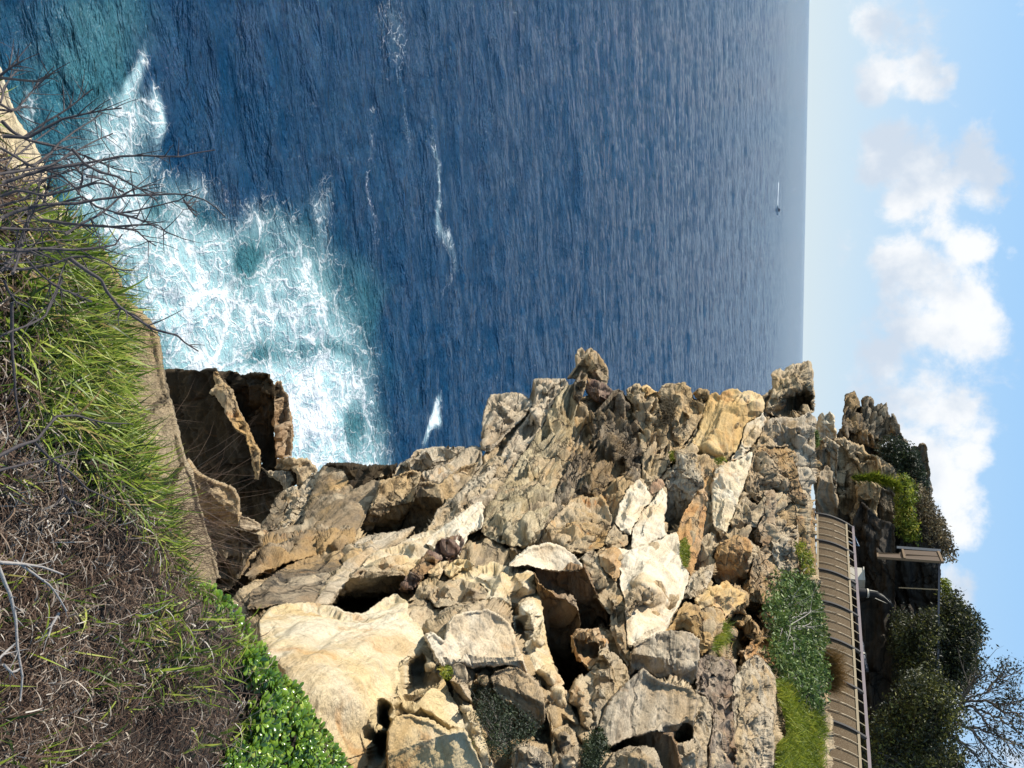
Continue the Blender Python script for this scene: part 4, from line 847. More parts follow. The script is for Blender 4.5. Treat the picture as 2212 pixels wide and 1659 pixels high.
    rock('rock_block', 'ochre', 'A', '262,1232 352,1130 432,1100 472,1122 562,1100 612,1180 642,1262 602,1382 592,1445 502,1485 420,1505 332,1485 202,1425 135,1405 192,1302', inner='450,1250,-.5 520,1300,-.2 380,1350,-.5 560,1200,.2 480,1400,-.4 330,1230,-.3 300,1400,-.2', e=.15, off=-.3, rnd=5, rough=1.4, label='broken ochre blocks below the dark flaky ridge', cat='rock')
    rock('rock_slab', 'orange', 'A', '1010,1600 1100,1300 1140,1200 1200,1120 1260,1000 1330,900 1350,930 1330,1060 1300,1180 1270,1300 1240,1500 1180,1660 1110,1560', inner='1180,1300,-.2 1270,1080,-.2 1160,1500,-.1', e=.1, off=.2, rnd=5, rough=.7, label='long pinkish tan slope between the grey rugged rock and cream slabs', cat='rock')
    # bedrock slope that everything lies on
    rock('cliff', 'tan', 'F', '470,1262 520,1180 590,1120 640,1060 690,1030 850,1020 950,985 1045,985 1100,915 1180,870 1300,850 1420,855 1530,870 1640,860 1700,815 1745,860 1752,1100 1775,1300 1785,1500 1795,1720 1800,2400 1300,2450 900,2450 760,2100 720,1760 690,1560 560,1400',
         drape=True, off=.42, e=0, back=8, step=2.6, rough=1.2, strata=1.8, kind='structure')
    # ---- pinnacle group at the end of the fence
    rock('rock_pinnacle', 'cream', 'E', '438,640 470,600 492,518 505,450 520,432 545,452 575,423 608,450 612,520 628,600 640,650 560,680 470,690', inner='540,520,-.3 590,600,.1', e=.2, d=35, rnd=5, strata=1.5, label='pale forked spire standing alone against the sky', cat='rock')
    rock('rock_pinnacle', 'pinnacle', 'E', '640,660 690,540 702,440 715,385 738,372 703,332 735,283 785,255 802,290 832,342 827,390 800,405 815,442 850,440 850,320 880,298 922,318 948,342 952,376 1002,363 1052,378 1072,450 1085,600 1095,660 1010,710 990,745 850,705 740,690', facets=[(700, 560, -.3, 'L'), (760, 500, -.3, 'CR'), (960, 450, -.5, 'L'), (1000, 420, -.5, 'CR')], d=36, rnd=4, strata=1.8, rough=1.2, back=3, label='dark ruined looking pinnacle with a split top against the cloud', cat='rock')
    rock('rock_fin', 'pinnacle', 'E', '1075,640 1080,560 1092,443 1122,490 1162,570 1182,640 1218,700 1150,700', inner='1110,560,-.3', e=.1, d=37, rnd=4, label='small dark pointed fin right of the split pinnacle', cat='rock')
    rock('rock_pillar', 'pinnacle', 'E', '1225,745 1270,713 1320,720 1342,698 1388,703 1392,800 1408,900 1420,1200 1350,1200 1330,960 1280,820', facets=[(1350, 900, 0, 'CR')], d=38, rnd=4, label='flat topped dark pillar at the rear of the pinnacle group', cat='rock')
    rock('rock_column', 'greyragged', 'E', '450,760 470,680 520,640 570,640 622,680 648,720 642,880 640,1000 630,1110 560,1100 475,1020 452,880', inner='540,720,-.4 600,800,.1', e=.15, d=32.5, rnd=5, label='grey topped pale column behind the end of the fence', cat='rock')
    rock('rock_cone', 'smoothbrown', 'E', '480,1020 492,940 530,900 545,868 572,880 602,930 604,1000 622,1100 645,1200 650,1300 560,1300 470,1290 455,1120', facets=[(545, 1000, -.5, 'L'), (560, 1000, -.5, 'CR')], d=31.5, rnd=4, rough=.6, label='smooth brown cone of rock right behind the fence end', cat='rock')
    rock('rock_block', 'tan', 'E', '610,660 700,660 760,690 852,715 872,765 982,795 1022,828 1102,868 1142,950 1145,1010 1000,990 900,970 790,985 760,1010 800,1090 805,1150 760,1270 690,1290 645,1220 636,1080 640,880', inner='760,760,-.5 720,900,-.3 850,880,-.4 1000,900,-.5 900,820,0 700,1100,-.4 1080,930,-.3', e=.15, d=33.5, rnd=6, rough=1.5, pits=.5, back=3, label='tan rubbly rock mass beneath the dark split pinnacle', cat='rock')
    rock('rock_block', 'tan', 'E', '740,1290 800,1150 785,1040 790,1010 870,998 960,1008 1015,1060 975,1200 975,1420 920,1560 830,1560 790,1420', inner='870,1100,-.5 850,1300,-.3', e=.15, d=32.5, rnd=6, rough=1.3, pits=.5, back=3, label='tan weathered rock under the strip of green ledge plants', cat='rock')
    rock('rock_column', 'pinnacle', 'E', '950,1300 985,1180 1012,1058 1102,1088 1150,1150 1150,1400 1135,1640 950,1640', facets=[(1000, 1200, -.2, 'LC'), (1060, 1200, -.2, 'O')], d=33, rnd=6, label='dark grey rounded column left of the bright green bush', cat='rock')
    rock('rock_mass', 'pinnacle', 'E', '450,660 540,640 640,650 740,690 1000,720 1230,800 1330,900 1400,1150 1500,1400 1560,1560 1300,1680 760,1680 640,1330 460,1320', d=38, back=5, rnd=3, rough=1.3, strata=1.6, label='brown bedrock mass that the pinnacles and bushes stand on', cat='rock')
    # ---- dark cliff under the trees
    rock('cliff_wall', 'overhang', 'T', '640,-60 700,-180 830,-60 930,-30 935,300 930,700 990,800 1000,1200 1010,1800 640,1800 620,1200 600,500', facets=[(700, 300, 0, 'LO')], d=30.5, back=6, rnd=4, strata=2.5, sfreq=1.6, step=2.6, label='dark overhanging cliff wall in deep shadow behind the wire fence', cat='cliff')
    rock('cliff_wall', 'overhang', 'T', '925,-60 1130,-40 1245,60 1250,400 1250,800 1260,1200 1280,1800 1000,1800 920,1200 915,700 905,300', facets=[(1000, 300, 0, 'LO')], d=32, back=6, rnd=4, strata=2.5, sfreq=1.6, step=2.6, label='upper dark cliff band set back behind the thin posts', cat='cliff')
# ------------------------------------------------------------------ grass bank in front
BANK = P('-420,-300 -60,-300 -40,120 0,250 40,330 90,420 150,470 225,550 240,610 248,650 268,700 284,760 290,830 296,900 318,980 350,1060 385,1120 425,1200 465,1262 520,1280 560,1318 600,1390 640,1450 690,1490 740,1580 790,1650 850,1790 890,1950 930,2200 960,2600 980,3000 -420,3000')
G0 = np.array([0, 0, 28.35])
GN = np.array([.03, .12, 1.0])            # ground falls away ahead
def bank_dist(x, y):
    """range to the bank surface along the view ray"""
    R = ray(x, y); den = R @ GN
    t = ((G0 - EYE) @ GN) / np.minimum(den, -.12)
    return t
def bank_pt(x, y, h=0.0):
    x = np.asarray(x, float); y = np.asarray(y, float)
    t = bank_dist(x, y); p = at(x, y, t)
    e = edge_dist(BANK, x.ravel(), y.ravel()).reshape(x.shape)
    drop = .22 * np.clip(1 - e / 90.0, 0, 1) ** 2
    b = .05 * fbm(np.stack([p[..., 0].ravel() * 1.6, p[..., 1].ravel() * 1.6, np.zeros(p[..., 0].size)], 1), 3).reshape(x.shape)
    p = p.copy(); p[..., 2] += b - drop + h
    return p
def build_bank():
    st = 9.0; B = []
    for a, b in zip(np.array(BANK), np.roll(np.array(BANK), -1, 0)):
        n = max(1, int(np.hypot(*(b - a)) / st)); B += [a + (b - a) * k / n for k in range(n)]
    B = np.array(B)
    lo, hi = B.min(0), B.max(0); gx, gy = np.meshgrid(np.arange(lo[0], hi[0], st), np.arange(lo[1], hi[1], st)); G = np.stack([gx.ravel(), gy.ravel()], 1)
    G = G[inside(B, G[:, 0], G[:, 1])]; G = G[edge_dist(B, G[:, 0], G[:, 1]) > st * .5]
    nb = len(B)
    v, _, f, ov, _, _ = delaunay_2d_cdt([Vector(q) for q in np.concatenate([B, G])], [(i, (i + 1) % nb) for i in range(nb)], [], 1, 1e-5)
    xy = np.array([tuple(q) for q in v]); F3 = np.array([t for t in f if len(t) == 3]); p = bank_pt(xy[:, 0], xy[:, 1], -.02)
    orig = {k: i for i, q in enumerate(ov) for k in q if k < nb}; L_ = np.array([orig[k] for k in range(nb)])
    low = p[L_] * np.array([1, 1, 0]) + np.array([0, 0, -1.0]); n0 = len(p); i = np.arange(nb); j = (i + 1) % nb
    side = np.concatenate([np.stack([L_, n0 + i, n0 + j], 1), np.stack([L_, n0 + j, L_[j]], 1)])
    o = make('grassy_bank', np.concatenate([p, low]), np.concatenate([F3, side]), MATS['litter']); tag(o, kind='structure')
    o.data.materials.append(MATS['brown']); o.data.polygons.foreach_set('material_index', np.r_[np.zeros(len(F3), np.int32), np.ones(len(o.data.polygons) - len(F3), np.int32)])

def blades(name, base, height, width, lean, mat, tone, label, cat, kind='stuff', segs=4, droop=.5, az=None):
    """many tapered bent blades in one mesh"""
    n = len(base); az = rng.uniform(0, 2 * math.pi, n) if az is None else az
    d = np.stack([np.cos(az), np.sin(az), np.zeros(n)], 1); sd = np.stack([-np.sin(az + rng.normal(0, .9, n)), np.cos(az), rng.normal(0, .3, n)], 1)
    sd /= np.linalg.norm(sd, axis=1)[:, None]
    V = np.zeros((n, segs * 2 + 1, 3)); T = np.zeros((n, segs * 2 + 1))
    for k in range(segs + 1):
        t = k / segs
        ang = lean + droop * t
        c = base + d * (height * t * np.sin(ang))[:, None] + np.array([0, 0, 1.0]) * (height * t * np.cos(ang))[:, None]
        w = (width * (1 - t ** 1.6))[:, None] * sd
        if k < segs: V[:, 2 * k] = c - w; V[:, 2 * k + 1] = c + w; T[:, 2 * k] = T[:, 2 * k + 1] = tone
        else: V[:, 2 * segs] = c; T[:, 2 * segs] = tone + .08
    idx = np.arange(n)[:, None] * (segs * 2 + 1); Fq = []
    for k in range(segs - 1): Fq.append(np.concatenate([idx + 2 * k, idx + 2 * k + 1, idx + 2 * k + 3, idx + 2 * k + 2], 1))
    tip = np.concatenate([idx + 2 * segs - 2, idx + 2 * segs - 1, idx + 2 * segs, idx + 2 * segs], 1)
    faces = [tuple(q) for q in np.concatenate(Fq)] if False else None
    # quads plus triangles: build triangles throughout for speed
    tri = []
    for q in Fq: tri += [q[:, [0, 1, 2]], q[:, [0, 2, 3]]]
    tri.append(tip[:, :3])
    o = make(name, V.reshape(-1, 3), np.concatenate(tri), MATS[mat], attrs={'tone': np.clip(T.ravel(), 0, 1)})
    if kind: tag(o, label, cat, kind=kind)
    return o

def tuft_mesh(base, n, h, w, spread, mat, tone, name, parent=None):
    pass

GREEN = P('150,480 235,560 260,620 240,660 262,700 280,760 286,830 292,900 314,980 346,1060 380,1120 410,1180 390,1200 330,1150 260,1080 190,1020 120,960 60,900 20,830 0,760 0,560 60,520')
GREEN2 = P('0,400 150,450 240,560 200,640 100,600 0,600')
GREEN3 = P('300,1330 430,1310 520,1400 500,1480 440,1500 360,1560 300,1480')
EDGEG = P('296,900 318,980 350,1060 385,1120 425,1200 465,1262 430,1280 380,1200 330,1120 300,1000')
LIP = P('225,600 262,700 280,760 286,830 292,900 314,980 346,1060 380,1120 350,1120 320,1060 285,960 262,830 236,740 205,640')
SUCC = P('462,1262 520,1278 560,1312 600,1385 640,1445 690,1485 740,1575 795,1655 850,1780 885,1950 925,2200 560,2150 480,1780 470,1640 520,1580 540,1480 500,1420 560,1400 540,1330 490,1300')
def build_grass():
    MAIN = P('-420,-300 -60,-300 -40,120 0,250 40,330 90,420 150,470 225,550 240,610 248,650 268,700 284,760 290,830 296,900 318,980 350,1060 385,1120 425,1200 465,1262 520,1280 560,1318 600,1390 640,1450 690,1490 740,1580 790,1650 850,1790 890,1900 -420,1900')
    SIDE = P('-300,1800 850,1800 890,1950 930,2200 950,2500 -300,2500')
    def pts(poly, n, jit=0): poly = MAIN if poly is BANK else poly; q = sample_poly(poly, n); return bank_pt(q[:, 0], q[:, 1]), q
    # dry mat over the whole bank
    b, q = pts(BANK, 26000); keep = (q[:, 0] > -260) & (q[:, 1] > -120) & (q[:, 1] < 1830); b, q = b[keep], q[keep]; b2, q2 = pts(SIDE, 9000); b = np.concatenate([b, b2]); b = np.repeat(b, 2, 0) + rng.normal(0, .02, (len(b) * 2, 3)); n = len(b)
    pat = fbm(np.c_[b[:, :2] * 2.2, np.zeros(n)], 3)
    blades('dry_grass', b + np.array([0, 0, -.005]), rng.gamma(3, .017, n) + .015, rng.gamma(4, .00028, n) + .0005, rng.uniform(.2, 1.6, n), 'dry_blade', np.clip(.31 + .3 * pat + rng.normal(0, .27, n), 0, 1), 'tangled mat of dry brown and grey dead grass covering the bank', 'dry grass', droop=.9)
    # pale broken straws lying on top of the mat
    q = sample_poly(MAIN, 4200); q = q[(q[:, 0] > -200) & (q[:, 1] > -100) & (q[:, 1] < 1760)]; b = bank_pt(q[:, 0], q[:, 1], .012) + np.c_[np.zeros((len(q), 2)), rng.uniform(0, .035, len(q))]; n = len(b)
    blades('dry_straw', b, rng.gamma(3, .011, n) + .012, rng.gamma(4, .00022, n) + .0005, rng.uniform(.9, 1.7, n), 'dry_blade', np.clip(rng.normal(.6, .22, n), .2, 1), 'pale broken straws scattered over the dry brown grass', 'dry grass', droop=.5, segs=3)
    # green tufts: clumped
    B_, T_, H_, A_ = [], [], [], []
    for poly, nt, per, hm in ((GREEN, 400, 10, .125), (GREEN2, 40, 7, .11), (GREEN3, 26, 6, .11), (EDGEG, 90, 9, .10), (BANK, 170, 5, .10), (LIP, 150, 10, .16), (SIDE, 120, 6, .11)):
        b, q = pts(poly, nt)
        for c in b:
            k = rng.poisson(per) + 2; o = rng.normal(0, .028, (k, 3)); o[:, 2] = rng.normal(0, .006, k)
            main = rng.uniform(0, 2 * math.pi)
            B_.append(c + o); T_.append(np.clip(rng.normal(.34, .26, k) + rng.normal(0, .18), 0, 1)); H_.append(hm * rng.uniform(.5, 1.35, k)); A_.append(np.arctan2(o[:, 1], o[:, 0]) + rng.normal(0, .8, k))
    b = np.concatenate(B_); n = len(b); A = np.concatenate(A_)
    # sea breeze: blades lean down the bank
    lean = rng.uniform(.2, 1.15, n); A = np.where(rng.random(n) < .6, math.pi / 2 + rng.normal(0, .7, n), A)
    blades('grass', b, np.concatenate(H_), rng.gamma(6, .0004, n) + .001, lean, 'grass_blade', np.concatenate(T_), 'bright green long bladed grass growing over the bank edge', 'grass', droop=.55, az=A)
    # thin seed stalks hanging over the edge
    q = sample_poly(P('270,690 300,900 350,980 410,1060 440,1160 470,1255 440,1255 400,1140 350,1000 310,900 290,760'), 170); q = np.concatenate([q, sample_poly(P('150,480 235,560 262,650 240,640 200,560'), 40), sample_poly(P('400,1060 470,1255 430,1255 380,1120'), 120)])
    b = bank_pt(q[:, 0], q[:, 1]); n = len(b)
    blades('dry_stalks', b, rng.uniform(.14, .42, n), rng.uniform(.0006, .0011, n), rng.uniform(.3, 1.0, n), 'dry_blade', rng.uniform(.05, .5, n), 'thin brown dry stalks reaching out past the bank edge', 'dry stalks', droop=.5, az=math.pi / 2 + rng.normal(0, .6, n))
    # brown blades standing among the green
    q = sample_poly(GREEN, 2600); q = np.concatenate([q, sample_poly(EDGEG, 900)]); b = bank_pt(q[:, 0], q[:, 1]); n = len(b)
    blades('dry_blades', b, rng.uniform(.05, .15, n), rng.gamma(5, .00035, n) + .0008, rng.uniform(.2, 1.2, n), 'dry_blade', np.clip(rng.normal(.4, .25, n), 0, 1), 'dead brown blades standing among the green grass', 'dry grass', droop=.8)
    # succulents: rosettes of spoon shaped glossy leaves
    q = sample_poly(SUCC, 1900); c = bank_pt(q[:, 0], q[:, 1]); V, Fc, T = [], [], []; n0 = 0
    prof = np.array([(0, .12), (.3, .26), (.6, .5), (.82, .58), (.95, .38), (1.0, .08)])
    for ci in c:
        ci = ci + np.array([0, 0, rng.uniform(.0, .06)])
        k = rng.integers(7, 12); L = rng.uniform(.026, .048); tn = np.clip(rng.normal(.45, .18), 0, 1); tilt = rng.normal(0, .3, 2)
        for j in range(k):
            a = 2.4 * j + rng.uniform(-.3, .3); el = .25 + 1.0 * j / k + rng.normal(0, .12)
            d = np.array([math.cos(a) * math.cos(el) + tilt[0], math.sin(a) * math.cos(el) + tilt[1], math.sin(el)]); d /= np.linalg.norm(d)
            s = np.array([-math.sin(a), math.cos(a), 0]); u = np.cross(s, d); l = L * (1.1 - .4 * j / k) * rng.uniform(.85, 1.15)
            for (t, w) in prof:
                bend = u * (.22 * l * t * t); p0 = ci + d * l * t + bend
                V += [p0 - s * w * l * .46 + u * .1 * l * w, p0 - u * .04 * l, p0 + s * w * l * .46 + u * .1 * l * w]
            for m in range(5):
                o = n0 + m * 3; Fc += [(o, o + 1, o + 4, o + 3), (o + 1, o + 2, o + 5, o + 4)]
            n0 += 18; T += [np.clip(tn + rng.normal(0, .12), 0, 1)] * 18
    o = make('succulent_groundcover', np.array(V), np.array(Fc), MATS['succulent'], attrs={'tone': T}); tag(o, 'glossy bright green succulent leaves carpeting the right end of the bank', 'succulents', kind='stuff')

# ------------------------------------------------------------------ bare branches
def grow(line, dist, r0, r1, wob=.006):
    pts = conv('F', [tuple(q) for q in line]); a = np.array(pts)
    # resample and wobble
    seg = np.r_[0, np.cumsum(np.hypot(*np.diff(a[:, :2], axis=0).T))]; m = max(4, int(seg[-1] / 9)); s = np.linspace(0, seg[-1], m)
    x, y = np.interp(s, seg, a[:, 0]), np.interp(s, seg, a[:, 1]); d = dist(x, y) if callable(dist) else np.linspace(dist[0], dist[1], m)
    p = at(x, y, d); sd = rng.uniform(0, 100)
    p = p + wob * np.stack([perlin(p * 9 + sd), perlin(p * 9 + sd + 5), perlin(p * 9 + sd + 11)], 1)
    return p, np.linspace(r0, r1, m) * (1 + .15 * perlin(p * 40 + sd))
def twigs(p, r, n, L, out):
    """short side shoots and thorns along a branch"""
    for _ in range(n):
        i = rng.integers(len(p) // 4, len(p) - 1); t = p[i] - p[i - 1]; t /= np.linalg.norm(t) + 1e-9
        d = t * rng.uniform(.4, 1.0) + rng.normal(0, .55, 3); d /= np.linalg.norm(d); l = L * rng.uniform(.25, 1.2); k = 5
        w = rng.normal(0, .12, 3); q = np.array([p[i] + d * l * s + w * l * s * s for s in np.linspace(0, 1, k)])
        out.append((q, np.linspace(min(r[i] * .75, .0016), .0004, k)))
H_BR = ['0,330 60,390 150,440 250,470 400,500 520,550 640,600 760,620', '400,500 470,580 560,630 660,650 780,715 870,770', '0,420 150,425 260,370 360,320 470,295 580,275 668,265', '130,420 250,340 330,300 400,260 470,210 525,165',
        '180,600 290,520 330,460 420,390 500,340 560,290', '0,630 130,610 260,580 380,520 480,470 560,430 630,400', '0,690 150,640 280,610 420,590 560,560 680,535 800,530 910,538 1000,540 1080,515 1190,490',
        '0,760 100,730 260,760 400,720 540,680 600,690 690,735', '0,890 120,840 260,800 430,790 560,760 700,745 830,750 950,750 1050,765 1130,785 1190,820 1239,865', '150,850 300,800 440,750 520,810 640,845 760,830 900,805 1010,780 1040,755',
        '370,960 450,900 520,860 600,800 680,745 780,715 860,695', '240,885 350,905 460,910 580,910 640,912 750,905 870,905 900,945 980,975', '560,910 700,935 760,945 800,985 865,1030', '0,935 120,945 240,950 370,960',
        '0,1040 130,1060 260,1050 400,1060 520,1045 640,1022 685,960', '0,1160 150,1165 300,1135 390,1090 470,1080 560,1100 640,1140 735,1155', '390,1095 480,1160 560,1215 590,1290 650,1370 740,1430 830,1485 900,1505 970,1520 1010,1560 1100,1615',
        '130,1100 215,1180 290,1240 350,1280 430,1310 510,1330', '0,1540 75,1500 150,1470 250,1420 290,1310 330,1220 360,1150 385,1100', '60,1180 150,900 200,740 230,600 300,480', '250,800 270,680 290,560', '10,1170 80,1050 150,930 200,780',
        '0,85 60,45 130,15', '0,100 90,105 230,108 290,72', '0,250 80,290 160,200 230,108', '0,290 60,290 150,255', '0,230 20,160 60,90 100,45', '1010,780 1050,830 1090,870', '640,845 700,870 760,880 830,890', '480,645 560,660 640,700 700,735', '440,745 470,650 400,560', '0,480 150,560 330,620 420,700 470,780', '0,560 120,520 220,430 310,365', '0,820 140,780 250,660 400,610']
I_BR = ['-40,1230 0,1210 120,1150 250,1110 330,1020 400,940 520,930 620,960 740,985 920,1000', '-40,1330 0,1310 200,1260 380,1230 520,1190', '240,1120 330,1210 400,1270 500,1340 600,1440 700,1490 800,1540', '400,1270 410,1350 440,1480 370,1570', '440,1480 480,1520 560,1550']
I_BR2 = ['80,150 85,350 90,600 100,760 130,930 150,1030', '430,-20 360,150 310,260 100,350', '340,0 430,70 540,110 640,150', '30,0 60,80 110,150 200,180']
J_BR = ['-20,250 30,380 60,450 100,640 130,860 155,1020 140,1200', '-30,930 20,880 100,800', '30,940 90,1000 150,960']
J_BR2 = ['-20,235 0,240 150,250 280,270 440,320', '100,230 230,310 330,390 400,490 465,575']
J_BR3 = ['410,590 350,680 330,750']
def build_branches():
    base = at(-60, 520, 1.9); root = empty('dead_shrub', base); tag(root, 'bare dead shrub with many dark thorny branches reaching over the surf', 'shrub')
    for i, s in enumerate(H_BR):
        l = conv('H', P(s)); d0 = rng.uniform(1.45, 1.8); d1 = d0 + rng.uniform(-.15, .25)
        thick = .0034 if i in (0, 2, 6, 8, 11, 14, 15, 16) else .0024
        p, r = grow(l, (d0, d1), thick, .0011); out = [(p, r)]; twigs(p, r, 9, .055, out)
        V, Fc = tubes(out, 5); make('branch', V, Fc, MATS['deadwood'], parent=root)
    # loose tangle near the foot of the shrub
    out = []
    for _ in range(34):
        x0, y0 = rng.uniform(-60, 60), rng.uniform(330, 600); a = rng.normal(-.1, .5); L = rng.uniform(60, 190)
        l = [(x0, y0), (x0 + L * .5 * math.cos(a), y0 + L * .5 * math.sin(a) + rng.normal(0, 8)), (x0 + L * math.cos(a + .15), y0 + L * math.sin(a + .15))]
        p, r = grow(l, (rng.uniform(1.5, 1.9), rng.uniform(1.6, 2.0)), .0016, .0006); out.append((p, r)); twigs(p, r, 3, .04, out)
    V, Fc = tubes(out, 4); make('branch', V, Fc, MATS['deadwood'], parent=root)
    near = lambda k: (lambda x, y: np.linalg.norm(bank_pt(x, y) - EYE, axis=-1) * k)
    def thing(name, label, cat, crop, lines, mat, k, r0, r1):
        l0 = conv(crop, P(lines[0])); x0 = np.array([l0[0][0]]); y0 = np.array([l0[0][1]])
        root = empty(name, bank_pt(x0, y0)[0]); tag(root, label, cat)
        for i, s in enumerate(lines):
            p, r = grow(conv(crop, P(s)), near(k), r0 * (1 if i == 0 else .7), r1, .004); out = [(p, r)]; twigs(p, r, 5, .05, out)
            V, Fc = tubes(out, 6); make('branch', V, Fc, MATS[mat], parent=root)
    thing('dead_branch', 'dark forked dead branch lying across the green grass', 'branch', 'I', I_BR, 'deadwood', .93, .0052, .0016)
    thing('dead_branch', 'long thin grey dead stem running beside the dark forked branch', 'branch', 'I', I_BR2, 'deadwood', .92, .0042, .0018)
    thing('dead_branch', 'thick pale grey bleached branch on the dry grass at the corner', 'branch', 'J', J_BR, 'palewood', .93, .0046, .0022)
    thing('dead_branch', 'thin pale forked twig curving over the dry brown grass', 'branch', 'J', J_BR2, 'palewood', .94, .0042, .002)
    thing('dead_branch', 'short pale stick on the dry grass near the forked twig', 'branch', 'J', J_BR3, 'palewood', .95, .004, .002)

def build_ledges():
    rock('rock_ledge', 'ledge', 'F', '225,540 262,610 275,655 312,688 336,720 348,768 352,808 366,868 386,938 402,1000 420,1035 410,1100 300,1100 200,900 180,700', facets=[(330, 850, 0, (-.15, -.25, .95))], d=3.6, off=.05, back=1.2, rnd=9, rough=.4, strata=.9, scale_d=.4, ragged=1.2, e=0, label='beige sandstone ledge edging the green grass above the dark drop', cat='rock')
    rock('rock_ledge', 'ledge', 'F', '400,1000 418,1036 440,1120 458,1190 472,1248 440,1300 380,1200 370,1060', facets=[(430, 1150, 0, (-.15, -.25, .95))], d=3.6, off=0, back=1.0, rnd=6, rough=.25, strata=.5, scale_d=.35, label='narrow pale stone edge between the dry stalks and the pitted rock', cat='rock')
    rock('rock_ledge', 'yellow', 'F', '-60,100 0,150 14,190 36,262 70,310 92,352 102,376 98,420 150,470 60,520 -80,480', facets=[(40, 330, 0, (-.15, -.25, .95))], d=4.0, back=1.2, rnd=5, rough=.5, strata=.5, scale_d=.4, label='pale yellow stone ledge seen behind the bare branches', cat='rock')
# ------------------------------------------------------------------ shrubs, trees, fence, boat
def leaves(name, pts, size, mat, parent, tone, asp=.45, up=.25):
    """leaf-sized bent quads at given points"""
    n = len(pts); nz = rng.normal(size=(n, 3)); nz[:, 2] += up * 2; nz /= np.linalg.norm(nz, axis=1)[:, None]
    a = rng.normal(size=(n, 3)); a -= nz * (a * nz).sum(1)[:, None]; a /= np.linalg.norm(a, axis=1)[:, None]; b = np.cross(nz, a)
    s = (size * rng.uniform(.6, 1.3, n))[:, None]
    V = np.stack([pts - a * s, pts - b * s * asp + nz * s * .12, pts + a * s, pts + b * s * asp + nz * s * .12], 1)
    i = np.arange(n)[:, None] * 4; Fc = np.concatenate([i, i + 1, i + 2, i + 3], 1)
    return make(name, V.reshape(-1, 3), Fc, MATS[mat], parent=parent, smooth=False, attrs={'tone': np.repeat(np.clip(tone, 0, 1), 4)})

def clumps(poly, n_cl, per, rad, d, dj, thick=None):
    """leaf points in clumps filling a traced crown; returns points and per-clump tone"""
    q = sample_poly(poly, n_cl); D = (d(q[:, 0], q[:, 1]) if callable(d) else np.full(n_cl, float(d))) + rng.uniform(-dj, dj, n_cl)
    c = at(q[:, 0], q[:, 1], D); tn = rng.normal(.4, .3, n_cl); P_, T_ = [], []
    for ci, ti in zip(c, tn):
        k = rng.poisson(per) + 3; v = rng.normal(0, 1, (k, 3)); v /= np.linalg.norm(v, axis=1)[:, None]; r = rad * rng.uniform(.5, 1.3) * rng.uniform(.2, 1, k) ** .5
        P_.append(ci + v * r[:, None] * np.array([1, 1, .8])); T_.append(np.clip(ti + rng.normal(0, .13, k), 0, 1))
    return np.concatenate(P_), np.concatenate(T_), c

def shrub(name, label, cat, crop, poly, d, dj, n_cl, per, rad, size, mat, root_pt, stems=14, stem_mat='twig_grey', stem_r=.012, asp=.45, group=None, part='foliage', bias=0.0):
    poly = conv(crop, P(poly)); rp = conv(crop, P(root_pt))[0]; dd = d(np.array([rp[0]]), np.array([rp[1]]))[0] if callable(d) else d
    base = at(rp[0], rp[1], dd + dj * .5); root = empty(name, base); tag(root, label, cat, group)
    p, t, c = clumps(poly, n_cl, per, rad, d, dj); leaves(part, p, size, mat, root, t + bias, asp)
    out = []
    for ci in c[rng.permutation(len(c))[:stems]]:
        m = 7; s = np.linspace(0, 1, m)[:, None]; mid = (base + ci) / 2 + rng.normal(0, .12, 3) * np.linalg.norm(ci - base)
        q = (1 - s) ** 2 * base + 2 * s * (1 - s) * mid + s * s * ci; r = np.linspace(stem_r, stem_r * .25, m); out.append((q, r)); twigs_big(q, r, 3, np.linalg.norm(ci - base) * .3, out)
    V, Fc = tubes(out, 4); make('stem' if 'tree' not in name else 'trunk', V, Fc, MATS[stem_mat], parent=root)
    return root
def twigs_big(p, r, n, L, out):
    for _ in range(n):
        i = rng.integers(len(p) // 3, len(p)); d = rng.normal(0, 1, 3); d[2] += .5; t = p[i] - p[i - 1]; d = d * .5 + t / (np.linalg.norm(t) + 1e-9); d /= np.linalg.norm(d); l = L * rng.uniform(.4, 1.1)
        w = rng.normal(0, .15, 3); q = np.array([p[i] + d * l * s + w * l * s * s for s in np.linspace(0, 1, 5)]); out.append((q, np.linspace(r[i] * .6, r[i] * .15, 5)))

def tuft(name, label, cat, crop, poly, d, n, h, w, mat, group=None, lean=(.1, .7), bias=0.0, up=None):
    poly = conv(crop, P(poly)); q = sample_poly(poly, n); D = d(q[:, 0], q[:, 1]) if callable(d) else np.full(n, float(d)); b = at(q[:, 0], q[:, 1], D)
    o = blades(name, b, h * rng.uniform(.5, 1.3, n), w * rng.uniform(.6, 1.3, n), rng.uniform(*lean, n), mat, np.clip(rng.normal(.42, .16, n) + .35 * fbm(b * 1.4 / max(h, .1) * .3, 3) + bias, 0, 1), None, None, kind=None, droop=.6)
    tag(o, label, cat, group); return o

